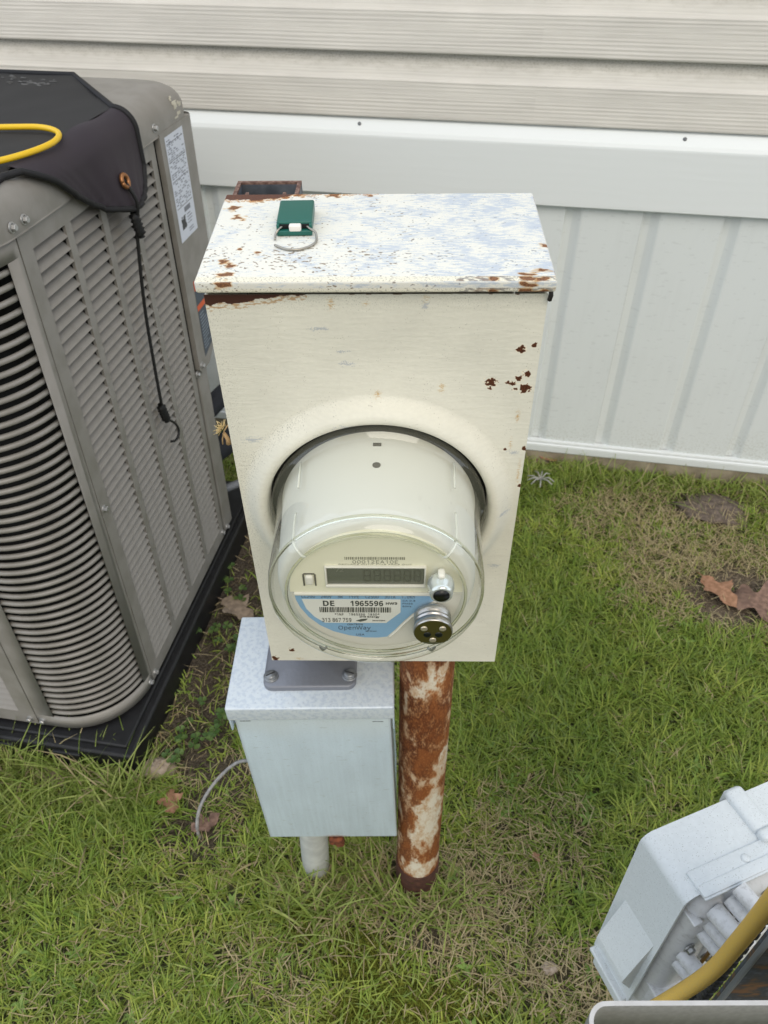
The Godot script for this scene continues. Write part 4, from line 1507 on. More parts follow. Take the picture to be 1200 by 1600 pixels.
	lettering("lettering", "CL200  240V  3W  TYPE  C2SOD  30TA  1.0Kh", lab, Vector3(-0.0555, -0.0082, zl + 0.0003), 0.0840, 0.0034, inkb, "Droid Sans Mono")
	lettering("lettering", "DE", lab, Vector3(-0.0400, -0.0170, zt), 0.0085, 0.0060, ink, "Droid Sans Bold")
	lettering("lettering", "1965596", lab, Vector3(-0.0195, -0.0170, zt), 0.0245, 0.0060, ink, "Droid Sans Bold")
	lettering("lettering", "HW3", lab, Vector3(0.0070, -0.0152, zt), 0.0085, 0.0026, ink, "Droid Sans Bold")
	lettering("lettering", "*1NF  1965596 1850*", lab, Vector3(-0.0320, -0.0282, zt), 0.0340, 0.0026, ink, "Droid Sans Mono")
	lettering("lettering", "DTE Energy", lab, Vector3(-0.0130, -0.0312, zt), 0.0150, 0.0024, ink, "Droid Sans Bold")
	lettering("lettering", "313 867 759", lab, Vector3(-0.0420, -0.0360, zt), 0.0225, 0.0046, ink)
	lettering("lettering", "Detroit Edison", lab, Vector3(-0.0035, -0.0348, zt), 0.0100, 0.0014, ink, "Droid Serif")
	lettering("lettering", "CENTRON", lab, Vector3(-0.0230, -0.0402, zl + 0.0003), 0.0120, 0.0018, ink)
	lettering("lettering", "OpenWay", lab, Vector3(-0.0300, -0.0470, zl + 0.0003), 0.0250, 0.0058, inkb, "Droid Sans")
	lettering("lettering", "by Itron", lab, Vector3(-0.0090, -0.0485, zl + 0.0003), 0.0085, 0.0016, ink)
	lettering("lettering", "USA", lab, Vector3(-0.0165, -0.0530, zl + 0.0003), 0.0065, 0.0022, inkb)
	lettering("lettering", "CA 0.5", lab, Vector3(0.0195, -0.0118, zl + 0.0003), 0.0095, 0.0016, inkb)
	lettering("lettering", "FM2S", lab, Vector3(0.0195, -0.0150, zl + 0.0003), 0.0075, 0.0016, inkb)
	lettering("lettering", "60Hz", lab, Vector3(0.0195, -0.0182, zl + 0.0003), 0.0065, 0.0016, inkb)
	lettering("lettering", "00012EA10E", o, Vector3(-0.0160, 0.0312, zu + 0.0001), 0.0320, 0.0032, inkg, "Droid Sans Mono")
	lettering("lettering", "REPLACE WITH THIS FACE OUT", o, Vector3(-0.0260, 0.0298, zu + 0.0001), 0.0520, 0.0009, inkg)
	# bird-shaped mark before the small words
	put("emblem", extrude_mesh([Vector2(-0.0160, -0.0345), Vector2(-0.0120, -0.0325), Vector2(-0.0070, -0.0320), Vector2(-0.0085, -0.0340), Vector2(-0.0125, -0.0356)], zl, zt + 0.0001), mat(Color(0.22, 0.24, 0.22), 0.6), lab)
	var br := RandomNumberGenerator.new()
	br.seed = 3
	for q in [[-0.0430, 0.0105, -0.0243, 0.0058, ink, zt, lab], [-0.0215, 0.0215, 0.0352, 0.0026, inkg, zu + 0.0001, o]]:
		var bs := nst(true)
		var x: float = q[0]
		while x < q[1]:
			var w := br.randf_range(0.00035, 0.00105)
			box(bs, Vector3(x + w / 2, q[2] + q[3] / 2, q[5]), Vector3(w, q[3], 0.0003))
			x += w + br.randf_range(0.00035, 0.0008)
		put("barcode", fin(bs), q[4], q[6])
	# slotted tab at the left
	put("button", rbox_mesh(Vector3(0.0062, 0.0095, 0.004), 0.0020, Vector3(-0.0478, 0.0150, zu + 0.001)), pale, o)
	var sl := nst(true)
	box(sl, Vector3(-0.0520, 0.0135, zu + 0.0001), Vector3(0.0012, 0.012, 0.0008))
	box(sl, Vector3(-0.0436, 0.0135, zu + 0.0001), Vector3(0.0012, 0.012, 0.0008))
	box(sl, Vector3(-0.0478, 0.0201, zu + 0.0001), Vector3(0.008, 0.0012, 0.0006))
	put("slot", fin(sl), dk, o)
	# rusty dirt at the bottom of the face
	var dm := mat(Color(0.52, 0.40, 0.27), 0.9)
	var dm2 := mat(Color(0.66, 0.58, 0.45), 0.9)
	for k in 26:
		var a := -PI / 2 + rng.randfn(0, 0.28)
		var r := 0.0610 + rng.randf() * 0.0042
		put("dirt_speck", rbox_mesh(Vector3(rng.randf_range(0.002, 0.009), rng.randf_range(0.0008, 0.0022), 0.0006), 0.0003, Vector3.ZERO, 1), dm if k % 3 == 0 else dm2, o, Vector3(r * cos(a), r * sin(a), zf + 0.0004), Vector3(0, 0, a + PI / 2))
	# clear cover
	var clear := mat(Color(0.84, 0.84, 0.72, 0.055), 0.04)
	clear.transparency = BaseMaterial3D.TRANSPARENCY_ALPHA
	clear.metallic_specular = 0.5
	var gl := put("clear_cover", lathe_mesh([[0.0868, 0.0050], [0.0868, 0.0100], [0.0855, 0.0125], [0.0825, 0.0135], [0.0810, 0.0160], [0.0802, 0.040], [0.0800, 0.072], [0.0797, 0.086], [0.0787, 0.0930], [0.0768, 0.0985], [0.0738, 0.1020], [0.0704, 0.1036], [0.0682, 0.1036], [0.0672, 0.1018], [0.0658, 0.1002], [0.0630, 0.1000], [0.0400, 0.0998], [0.0200, 0.1002], [0.0, 0.1003]], 128), clear, o, Vector3.ZERO, ax)
	var rimm := mat(Color(0.94, 0.945, 0.88, 0.0), 0.05)
	rimm.refraction_enabled = true
	rimm.refraction_scale = 0.045
	# thick moulded rim round the front of the cover
	var rs := nst()
	var rp := PackedVector2Array()
	for k in 13:
		var a := TAU * k / 12.0 - PI / 2
		rp.append(Vector2(0.0778 + 0.0011 * cos(a), 0.0925 + 0.0016 * sin(a)))
	lathe(rs, rp, 128)
	put("cover_rim", fin(rs), rimm, gl)
	var rs2 := nst()
	rp = PackedVector2Array()
	for k in 9:
		var a := TAU * k / 8.0 - PI / 2
		rp.append(Vector2(0.0652 + 0.0012 * cos(a), 0.0970 + 0.0013 * sin(a)))
	lathe(rs2, rp, 128)
	put("cover_ring", fin(rs2), rimm, gl)
	var milky := mat(Color(0.88, 0.89, 0.84, 0.55), 0.3)
	milky.transparency = BaseMaterial3D.TRANSPARENCY_ALPHA
	for a in [-0.80, 0.80]:
		put("cover_lug", tube_mesh([Vector3(sin(a) * 0.0812, cos(a) * 0.0812, 0.012), Vector3(sin(a) * 0.0800, cos(a) * 0.0800, 0.040)], 0.0009, 6), milky, o)
		put("cover_lug", tube_mesh([Vector3(sin(a) * 0.0792, cos(a) * 0.0792, 0.066), Vector3(sin(a) * 0.0786, cos(a) * 0.0786, 0.086), Vector3(sin(a) * 0.0765, cos(a) * 0.0765, 0.0965), Vector3(sin(a) * 0.0700, cos(a) * 0.0700, 0.1012), Vector3(sin(a) * 0.0665, cos(a) * 0.0665, 0.1005)], 0.0010, 6, 4), milky, o)
	var greyc := mat(Color(0.36, 0.37, 0.33), 0.4)
	for a in [PI - 0.62, PI + 0.62]:
		put("cover_lug", tube_mesh([Vector3(sin(a) * 0.0775, cos(a) * 0.0775, 0.0945), Vector3(sin(a) * 0.0730, cos(a) * 0.0730, 0.1003), Vector3(sin(a) * 0.0675, cos(a) * 0.0675, 0.1012)], 0.0011, 6, 4), greyc, o)
	# reset knob: clear barrel with a black core
	var kn := put("reset_knob", lathe_mesh([[0.0090, 0.0985], [0.0096, 0.1010], [0.0094, 0.1050], [0.0084, 0.1075], [0.0084, 0.1090], [0.0078, 0.1115], [0.0066, 0.1122], [0.0060, 0.1118], [0.0, 0.1118]], 32), mat(Color(0.80, 0.82, 0.80), 0.15, 0.55), o, Vector3(0.0463, 0.0194, 0), ax)
	put("core", lathe_mesh([[0.0057, 0.1116], [0.0057, 0.1126], [0.0, 0.1126]], 24), mat(Color(0.03, 0.03, 0.03), 0.4), kn)
	put("peg", rbox_mesh(Vector3(0.0050, 0.004, 0.008), 0.0018, Vector3(0.0463, 0.0302, 0.1010)), pale, o)
	# optical port
	var pm := mat(Color(0.72, 0.71, 0.70), 0.28, 0.9)
	var port := put("optical_port", lathe_mesh([[0.0138, 0.0940], [0.0138, 0.0985], [0.0128, 0.0990], [0.0128, 0.1003], [0.0140, 0.1008], [0.0140, 0.1022], [0.0130, 0.1026], [0.0130, 0.1036], [0.0143, 0.1042], [0.0146, 0.1090], [0.0142, 0.1098], [0.0, 0.1098]], 48), pm, o, Vector3(0.0420, -0.0247, 0), ax)
	var pf: Array = []
	for k in 41:
		var a := deg_to_rad(-52.0) + deg_to_rad(284.0) * k / 40.0
		pf.append(Vector2(0.0139 * cos(a), 0.0139 * sin(a)))
	var olive := mat(Color(0.34, 0.32, 0.16), 0.32, 0.55)
	put("port_face", extrude_mesh(pf, 0.1096, 0.1104), olive, o, Vector3(0.0420, -0.0247, 0))
	for q in [[-0.0068, 0.0055], [0.0068, 0.0055], [0.0, -0.0080]]:
		put("rivet", lathe_mesh([[0.0026, 0.1103], [0.0026, 0.1110], [0.0016, 0.1113], [0.0, 0.1109]], 16), mat(Color(0.80, 0.76, 0.68), 0.3, 0.7), o, Vector3(0.0420 + q[0], -0.0247 + q[1], 0), ax)
	for q in [[-0.0042, -0.0018], [0.0042, -0.0018]]:
		put("lens", lathe_mesh([[0.0028, 0.1103], [0.0028, 0.1109], [0.0020, 0.1108], [0.0, 0.1106]], 16), mat(Color(0.06, 0.07, 0.08), 0.1), o, Vector3(0.0420 + q[0], -0.0247 + q[1], 0), ax)

# ---- green seal lying on the lid
func build_seal() -> void:
	var bt := Basis.from_euler(LEAN)
	var slope := Basis(Vector3.RIGHT, 0.040)
	var o := thing("meter_seal", "dark green plastic seal with wire loop lying on the meter box lid", "seal", BOX_AT + bt * Vector3(-0.0575, 0.0166, -0.0830), (bt * slope * Basis(Vector3.UP, 0.03)).get_euler())
	var green := mat(Color(0.06, 0.345, 0.30), 0.38)
	put("case", rbox_mesh(Vector3(0.0245, 0.0085, 0.0350), 0.0014, Vector3(0, 0.0045, 0.0080)), green, o)
	var st := nst()
	rbox(st, Vector3(0, 0.0020, 0.0265), Vector3(0.0245, 0.0036, 0.0060), 0.0008, 2)
	rbox(st, Vector3(-0.0112, 0.0040, 0.0260), Vector3(0.0021, 0.0072, 0.0040), 0.0006, 1)
	rbox(st, Vector3(0.0112, 0.0040, 0.0260), Vector3(0.0021, 0.0072, 0.0040), 0.0006, 1)
	put("lower_lip", fin(st), green, o)
	put("slot", rbox_mesh(Vector3(0.0205, 0.0032, 0.002), 0.0003, Vector3(0, 0.0054, 0.0252), 1), mat(Color(0.015, 0.02, 0.02), 0.8), o)
	put("white_tab", rbox_mesh(Vector3(0.0084, 0.0046, 0.0050), 0.0012, Vector3(0.0006, 0.0052, 0.0270)), mat(Color(0.88, 0.86, 0.83), 0.5), o)
	var wire := mat(Color(0.62, 0.60, 0.56), 0.35, 0.8)
	put("wire_loop", tube_mesh([Vector3(0.0085, 0.0054, 0.0255), Vector3(0.0110, 0.0048, 0.0285), Vector3(0.0145, 0.0035, 0.0310), Vector3(0.0155, 0.0020, 0.0360), Vector3(0.0150, 0.0012, 0.0410), Vector3(0.0110, 0.0010, 0.0465), Vector3(0.0040, 0.0010, 0.0505), Vector3(-0.0040, 0.0010, 0.0500), Vector3(-0.0125, 0.0012, 0.0440)], 0.0008, 8, 5), wire, o)
	put("wire_loop", tube_mesh([Vector3(-0.0085, 0.0054, 0.0255), Vector3(-0.0110, 0.0045, 0.0285), Vector3(-0.0128, 0.0025, 0.0310), Vector3(-0.0130, 0.0012, 0.0360)], 0.0008, 8, 5), wire, o)

# ---- small galvanized box below
func build_junction_box() -> void:
	var rot := Vector3(0.0436, -0.010, 0.037)
	var o := thing("junction_box", "small pale galvanized steel box hanging left of the rusty pipe", "junction box", Vector3(-0.079, 0.4776, -0.494), rot)
	var g := mottled(Color(0.745, 0.805, 0.85), Color(0.772, 0.828, 0.87), 91, 5.0, 0.42, 0.012, 0.012, 0.12)
	# spangled lid
	var nv := noise(92, 1.0, 3)
	var nw := noise(93, 1.0, 2)
	var spang := paint(256, 256, func(u: float, v: float) -> Color:
		var a := nv.get_noise_2d(u * 38.0, v * 38.0)
		var b := nw.get_noise_2d(u * 190.0, v * 190.0)
		var c := Color(0.79, 0.82, 0.845).lerp(Color(0.69, 0.735, 0.785), sm(-0.15, 0.40, a + 0.28 * b) * 0.65)
		return c.lerp(Color(0.50, 0.52, 0.55), sm(0.5, 0.7, b) * 0.35))
	var lm := mat(Color.WHITE, 0.45, 0.12)
	lm.albedo_texture = spang
	lm.uv1_triplanar = true
	lm.uv1_scale = Vector3.ONE * 3.6
	var front := paint(300, 512, func(u: float, v: float) -> Color:
		var low := nv.get_noise_2d(u * 2.2 + 20.0, v * 3.0)
		var run := nv.get_noise_2d(u * 26.0, v * 2.0 + 5.0)
		var f := nw.get_noise_2d(u * 120.0 + 9.0, v * 200.0)
		var c := Color(0.755, 0.812, 0.85) * (1.0 + 0.035 * low + 0.03 * run * (0.4 + v))
		# chalky band under the lid, water marks, fine scratches and a rust bleed at the foot
		c = c.lerp(Color(0.80, 0.83, 0.83), (1.0 - sm(0.02, 0.20, v + 0.05 * low)) * 0.5)
		c = c.lerp(Color(0.60, 0.645, 0.66), sm(0.42, 0.60, f) * 0.4)
		c = c.lerp(Color(0.66, 0.70, 0.71), sm(0.50, 0.62, nv.get_noise_2d(u * 8.0 + 60.0, v * 46.0)) * 0.5)
		var d := Vector2((u - 0.52) / 0.10, (v - 1.0) / 0.018).length()
		c = c.lerp(Color(0.55, 0.36, 0.24), clampf((1.0 - sm(0.3, 1.3, d + 0.6 * f)) * 0.7, 0, 1))
		var e := minf(minf(u, 1.0 - u) * 0.172, minf(v, 1.0 - v) * 0.299)
		return c.lerp(Color(0.62, 0.65, 0.66), (1.0 - sm(0.0, 0.004, e + 0.002 * f)) * 0.5))
	var fm := mat(Color.WHITE, 0.42, 0.1)
	fm.albedo_texture = front
	fm.uv1_triplanar = true
	fm.uv1_triplanar_sharpness = 8.0
	fm.uv1_scale = Vector3(1.0 / 0.172, 1.0 / 0.299, 1.0)
	fm.uv1_offset = Vector3(0.5, 0.0, 0.0)
	put("front_cover", rbox_mesh(Vector3(0.172, 0.2990, 0.006), 0.0018, Vector3(0, -0.1497, -0.003)), fm, o)
	put("body", rbox_mesh(Vector3(0.1705, 0.2980, 0.114), 0.0018, Vector3(0, -0.1492, -0.0605)), g, o)
	put("lid", rbox_mesh(Vector3(0.1810, 0.0225, 0.127), 0.0022, Vector3(0, 0.0095, -0.0570)), lm, o)
	var fl := nst()
	rbox(fl, Vector3(-0.0890, -0.008, -0.010), Vector3(0.0018, 0.030, 0.030), 0.0006, 1)
	rbox(fl, Vector3(0.0890, -0.012, -0.010), Vector3(0.0018, 0.040, 0.020), 0.0006, 1)
	put("side_flange", fin(fl), g, o)
	# hub plate
	var pm := mat(Color(0.475, 0.485, 0.515), 0.42, 0.35)
	pm.heightmap_enabled = true
	pm.heightmap_texture = ntex(noise(94, 0.06, 4), 256)
	pm.heightmap_scale = 0.02
	pm.uv1_triplanar = true
	pm.uv1_scale = Vector3.ONE * 8.0
	var ps := nst()
	var ring := rrect(-0.0515, 0.0495, 0.016, 0.104, [0.010, 0.010, 0.010, 0.010], 6)
	var c := Vector2(-0.001, 0.06)
	var lev := [[0.0, 0.0208], [0.0, 0.0258], [0.0012, 0.0270], [0.004, 0.0276]]
	for i in lev.size() - 1:
		for k in ring.size():
			var k2 := (k + 1) % ring.size()
			var q: Array[Vector3] = []
			for e in [[i, k], [i, k2], [i + 1, k2], [i + 1, k]]:
				var p: Vector2 = ring[e[1]]
				p -= (p - c).normalized() * lev[e[0]][0]
				q.append(Vector3(p.x, lev[e[0]][1], -p.y))
			oquad(ps, q[0], q[1], q[2], q[3], Vector3(c.x, 0.0, -c.y))
	for k in ring.size():
		var a: Vector2 = ring[k] - (ring[k] - c).normalized() * 0.004
		var b: Vector2 = ring[(k + 1) % ring.size()] - (ring[(k + 1) % ring.size()] - c).normalized() * 0.004
		_otri(ps, Vector3(c.x, 0.0276, -c.y), Vector3(a.x, 0.0276, -a.y), Vector3(b.x, 0.0276, -b.y), Vector3(c.x, 0, -c.y))
	put("hub_plate", fin(ps), pm, o)
	put("hub", lathe_mesh([[0.0265, 0.0270], [0.0265, 0.085]], 32), pm, o, Vector3(0, 0, -0.078))
	var bm := mat(Color(0.50, 0.51, 0.52), 0.4, 0.6)
	for q in [[-0.0435, -0.0300, 0.5], [0.0425, -0.0305, -0.3]]:
		var s := put("bolt", lathe_mesh([[0.0082, 0.0274], [0.0082, 0.0286], [0.0066, 0.0290], [0.0062, 0.0290], [0.0062, 0.0312], [0.0052, 0.0326], [0.0, 0.0330]], 24), bm, o, Vector3(q[0], 0, q[1]), Vector3(0, q[2], 0))
		put("slot", rbox_mesh(Vector3(0.0104, 0.0010, 0.0014), 0.0003, Vector3(0, 0.0328, 0), 1), mat(Color(0.16, 0.16, 0.16), 0.8), s)
	var ru := mottled(Color(0.30, 0.15, 0.09), Color(0.50, 0.27, 0.15), 95, 40.0, 0.9, 0.04)
	var lug := nst()
	rbox(lug, Vector3(0.003, -0.3085, -0.001), Vector3(0.020, 0.015, 0.012), 0.004, 2)
	rbox(lug, Vector3(0.007, -0.3195, -0.003), Vector3(0.013, 0.014, 0.012), 0.004, 2)
	put("rusty_lug", fin(lug), ru, o)
	for q in [[-0.074, -0.012], [0.072, -0.016]]:
		put("scratch", rbox_mesh(Vector3(0.012, 0.0012, 0.0008), 0.0003, Vector3(q[0], q[1], 0.0001), 1), mat(Color(0.45, 0.48, 0.48), 0.7), o)
	# its conduit
	var cm := mottled(Color(0.66, 0.67, 0.66), Color(0.74, 0.75, 0.735), 96, 8.0, 0.5, 0.01)
	tag(put("plastic_conduit", lathe_mesh([[0.0205, -0.03], [0.0205, 0.215]], 32), cm, self, Vector3(-0.104, 0, -0.548), Vector3(0, 0, -0.02)), "pale grey plastic conduit from ground into bottom of galvanized box", "conduit")
	var wm := mottled(Color(0.46, 0.46, 0.46), Color(0.62, 0.61, 0.60), 97, 20.0, 0.5)
	tag(put("ground_wire", tube_mesh([Vector3(-0.12, 0.15, -0.60), Vector3(-0.18, 0.135, -0.64), Vector3(-0.224, 0.115, -0.66), Vector3(-0.262, 0.085, -0.645), Vector3(-0.288, 0.05, -0.622), Vector3(-0.294, 0.02, -0.600), Vector3(-0.288, -0.02, -0.592)], 0.0028, 8, 6), wm), "grey wire arching from behind galvanized box into the grass", "wire")

# ---- network box, cables and bracket at the lower right
func build_utility_corner() -> void:
	var at := Vector3(0.244, 0.485, -0.355)
	var rot := Vector3(0, 0.377, 0)
	var n := noise(101, 1.0, 4)
	var gt := paint(256, 256, func(u: float, v: float) -> Color:
		var c := Color(0.80, 0.82, 0.828)
		var a := n.get_noise_2d(u * 18.0, v * 18.0)
		var f := n.get_noise_2d(u * 170.0 + 3.0, v * 170.0)
		c = c * (1.0 + 0.03 * a)
		return c.lerp(Color(0.45, 0.46, 0.44), sm(0.46, 0.60, f + 0.20 * a) * 0.7))
	var g := mat(Color.WHITE, 0.45)
	g.albedo_texture = gt
	g.uv1_triplanar = true
	g.uv1_scale = Vector3.ONE * 7.0
	var g2 := mat(Color(0.97, 0.97, 0.97), 0.48)
	var gt2 := paint(256, 256, func(u: float, v: float) -> Color:
		var a := n.get_noise_2d(u * 14.0 + 9.0, v * 14.0)
		var f := n.get_noise_2d(u * 90.0 + 3.0, v * 90.0)
		return Color(0.83, 0.835, 0.84).lerp(Color(0.50, 0.49, 0.47), clampf(sm(0.2, 0.7, a + 0.5 * f) * 0.35, 0, 1)))
	g2.albedo_texture = gt2
	g2.uv1_triplanar = true
	g2.uv1_scale = Vector3.ONE * 6.0
	var o := thing("network_box", "light grey plastic utility box with wrap-over lid at the lower right", "utility box", at, rot)
	# lid shell: left wall, rounded shoulder, top
	var r := 0.013
	var outer := PackedVector2Array([Vector2(0, -0.258)])
	var inner := PackedVector2Array([Vector2(0.003, -0.258)])
	for k in 9:
		var a := PI - PI / 2 * k / 8
		outer.append(Vector2(r + r * cos(a), -r + r * sin(a)))
		inner.append(Vector2(r + (r - 0.003) * cos(a), -r + (r - 0.003) * sin(a)))
	outer.append(Vector2(0.24, 0))
	inner.append(Vector2(0.24, -0.003))
	var st := nst()
	for i in outer.size() - 1:
		var a := outer[i]
		var b := outer[i + 1]
		var c := inner[i]
		var d := inner[i + 1]
		var zlo := 0.0645
		# outer skin, near lip, inner skin
		oquad(st, Vector3(a.x, a.y, 0), Vector3(b.x, b.y, 0), Vector3(b.x, b.y, zlo), Vector3(a.x, a.y, zlo), Vector3(0.12, -0.12, 0.03))
	put("lid", fin(st), g, o)
	var li := nst(true)
	for i in outer.size() - 1:
		var a := outer[i]
		var b := outer[i + 1]
		var c := inner[i]
		var d := inner[i + 1]
		quad(li, Vector3(a.x, a.y, 0.0645), Vector3(c.x, c.y, 0.0645), Vector3(d.x, d.y, 0.0645), Vector3(b.x, b.y, 0.0645))
		quad(li, Vector3(c.x, c.y, 0.0645), Vector3(c.x, c.y, 0.01), Vector3(d.x, d.y, 0.01), Vector3(d.x, d.y, 0.0645))
	# back wall of the lid (away from us) and slanting lower edge
	box(li, Vector3(0.121, -0.1305, 0.0015), Vector3(0.236, 0.253, 0.003))
	put("lid_edge", fin(li), g, o)
	put("lip_strip", rbox_mesh(Vector3(0.226, 0.0028, 0.0270), 0.0010, Vector3(0.1275, 0.0009, 0.0580), 1), g, o)
	put("lip_strip", rbox_mesh(Vector3(0.226, 0.0022, 0.0110), 0.0008, Vector3(0.1275, 0.0026, 0.0640), 1), g, o)
	put("rivet", lathe_mesh([[0.0040, 0.0022], [0.0040, 0.0034], [0.0030, 0.0042], [0, 0.0044]], 12), g, o, Vector3(0.073, 0, 0.0540))
	var band := nst()
	rbox(band, Vector3(0.1080, 0.0010, 0.0165), Vector3(0.0200, 0.0130, 0.0460), 0.0050, 3)
	rbox(band, Vector3(0.1080, -0.0060, -0.0035), Vector3(0.0190, 0.0200, 0.0080), 0.0035, 3)
	put("lid_band", fin(band), g, o)
	put("band_foot", rbox_mesh(Vector3(0.0220, 0.012, 0.012), 0.004, Vector3(0.1090, 0.004, 0.0440)), g, o)
	# wedge latch on the left wall
	var we := nst(true)
	extrude(we, PackedVector2Array([Vector2(0.001, -0.110), Vector2(-0.018, -0.186), Vector2(-0.0185, -0.193), Vector2(0.001, -0.232)]), 0.012, 0.0590)
	put("latch", fin(we), g, o)
	put("latch_lip", rbox_mesh(Vector3(0.010, 0.006, 0.060), 0.002, Vector3(-0.003, -0.2570, 0.0320)), g, o)
	put("lower_flap", rbox_mesh(Vector3(0.030, 0.045, 0.050), 0.004, Vector3(0.016, -0.275, 0.0300)), g, o)
	# base behind the lid, facing us
	put("base", rbox_mesh(Vector3(0.225, 0.262, 0.050), 0.017, Vector3(0.1240, -0.142, 0.0520), 5), g2, o)
	put("base_rib", rbox_mesh(Vector3(0.010, 0.0030, 0.030), 0.0012, Vector3(0.0130, -0.0330, 0.0630), 2), g2, o)
	put("cable_pocket", rbox_mesh(Vector3(0.055, 0.11, 0.026), 0.008, Vector3(0.042, -0.262, 0.0660)), g2, o)
	put("pocket_rim", rbox_mesh(Vector3(0.060, 0.006, 0.030), 0.002, Vector3(0.042, -0.2100, 0.0670)), g2, o)
	# screws, thin wires and a grimy seam on the base
	var scm := mat(Color(0.55, 0.55, 0.54), 0.4, 0.6)
	for q in [[0.0215, -0.094, 0.0772], [0.060, -0.150, 0.0772], [0.090, -0.030, 0.0772]]:
		put("screw", screw_mesh(), scm, o, Vector3(q[0], q[1], q[2]), Vector3(PI / 2, 0, 0))
	for q in [[0.052, 0.0, mat(Color(0.06, 0.06, 0.06), 0.5)], [0.058, 0.006, mat(Color(0.35, 0.36, 0.38), 0.5)], [0.047, -0.004, mat(Color(0.45, 0.32, 0.12), 0.5)]]:
		put("wire", tube_mesh([Vector3(q[0], -0.010, 0.082 + q[1]), Vector3(q[0] - 0.004, -0.07, 0.090 + q[1]), Vector3(q[0] + 0.003, -0.15, 0.086 + q[1]), Vector3(q[0] - 0.002, -0.28, 0.088 + q[1])], 0.0019, 6, 5), q[2], o)
	# cable entry stubs
	var stub := lathe_mesh([[0.0084, 0.0], [0.0084, 0.0250], [0.0078, 0.0275], [0.0066, 0.0275], [0.0062, 0.014], [0, 0.014]], 18)
	for q in [[0.048, 0.004, 0.9], [0.045, -0.015, 0.9], [0.030, -0.024, 1.1], [0.031, -0.050, 0.85], [0.030, -0.069, 0.85], [0.024, -0.118, 1.0], [0.024, -0.139, 0.85], [0.0700, -0.0450, 1.0], [0.0700, -0.0900, 1.0]]:
		var s := put("cable_entry", stub, g2, o, Vector3(q[0], q[1], 0.0735), Vector3(PI / 2, 0.12, 0))
		s.scale = Vector3(q[2], 1.0, q[2])
	# yellow cable in front
	var ym := mat(Color.WHITE, 0.6)
	var yt := paint(64, 768, func(u: float, v: float) -> Color:
		var w := absf(u - 0.5) * 2.0
		var a := n.get_noise_2d(w * 2.0 + 3.0, v * 16.0)
		var f := n.get_noise_2d(w * 16.0, v * 190.0)
		var c := Color(0.90, 0.72, 0.22).lerp(Color(0.66, 0.58, 0.46), clampf(0.40 + 1.6 * a + 1.1 * f, 0.0, 0.95))
		return c.lerp(Color(0.40, 0.35, 0.28), sm(0.42, 0.6, f) * 0.5))
	ym.albedo_texture = yt
	tag(put("thick_cable", tube_mesh([Vector3(0.289, 0.72, -0.250), Vector3(0.290, 0.60, -0.250), Vector3(0.2885, 0.52, -0.250), Vector3(0.284, 0.45, -0.250), Vector3(0.270, 0.385, -0.252), Vector3(0.250, 0.322, -0.254), Vector3(0.222, 0.25, -0.258), Vector3(0.20, 0.16, -0.27), Vector3(0.19, -0.02, -0.28)], 0.0070, 14, 6), ym), "thick dusty yellow cable rising in front of the grey network box", "cable")
	# stepped dark sleeve along the post
	var dm := mottled(Color(0.16, 0.16, 0.165), Color(0.26, 0.26, 0.265), 103, 20.0, 0.7)
	var sl := thing("cable_sleeve", "dark segmented plastic sleeve between thick yellow cable and dark post", "cable sleeve", Vector3(0.3085, 0, -0.262))
	var seg := rbox_mesh(Vector3(0.0085, 0.0130, 0.0085), 0.0018, Vector3.ZERO, 1)
	for k in 24:
		for c in 2:
			put("segment", seg, dm, sl, Vector3(-0.0050 + 0.0095 * c + rng.randf_range(-0.0006, 0.0006), 0.33 + 0.0152 * k + 0.0076 * c, 0.004 - 0.009 * c), Vector3(0, rng.randf_range(-0.1, 0.1), rng.randf_range(-0.06, 0.06)))
	put("cord", tube_mesh([Vector3(0, 0.0, -0.006), Vector3(0, 0.70, -0.006)], 0.0038, 8), mat(Color(0.03, 0.03, 0.03), 0.8), sl)
	# dark post
	var nt := noise(104, 1.0, 4)
	var pt := paint(128, 256, func(u: float, v: float) -> Color:
		var a := nt.get_noise_2d(u * 6.0, v * 10.0)
		var f := nt.get_noise_2d(u * 40.0, v * 30.0)
		var c := Color(0.17, 0.175, 0.19).lerp(Color(0.36, 0.25, 0.15), sm(-0.02, 0.35, a))
		return c.lerp(Color(0.31, 0.34, 0.38), clampf(sm(0.05, 0.5, -a + 0.5 * f) * 0.6, 0, 1)))
	var pm := mat(Color.WHITE, 0.6)
	pm.albedo_texture = pt
	pm.uv1_triplanar = true
	pm.uv1_scale = Vector3.ONE * 5.0
	var p := thing("steel_post", "dark weathered flat steel post at the lower right corner", "post", Vector3(0.3005, 0, -0.214))
	put("plate", rbox_mesh(Vector3(0.075, 0.66, 0.006), 0.001, Vector3(0, 0.33, 0), 1), pm, p)
	put("edge_flange", rbox_mesh(Vector3(0.003, 0.66, 0.004), 0.0008, Vector3(-0.0365, 0.33, 0.0025), 1), mat(Color(0.42, 0.43, 0.44), 0.5, 0.4), p)
	# flat bracket bar in front
	var bm := mottled(Color(0.56, 0.555, 0.55), Color(0.62, 0.615, 0.61), 105, 30.0, 0.55, 0.0, 0.02, 0.15)  # darker grey holds the shade over the bar's face
	var edge_m := mottled(Color(0.69, 0.68, 0.67), Color(0.72, 0.71, 0.70), 106, 17.0, 0.6)  # same bar, paler: light along the top edge painted into the colour
	var path := PackedVector2Array([Vector2(0.42, -0.170), Vector2(0.145, -0.169)])
	for k in range(1, 8):
		var a := PI / 2 * k / 7
		path.append(Vector2(0.141 - 0.012 * sin(a), -0.157 - 0.012 * cos(a)))
	path.append(Vector2(0.122, -0.06))
	path.append(Vector2(0.118, -0.015))
	var bs := nst()
	var es := nst()
	var hw := 0.0014
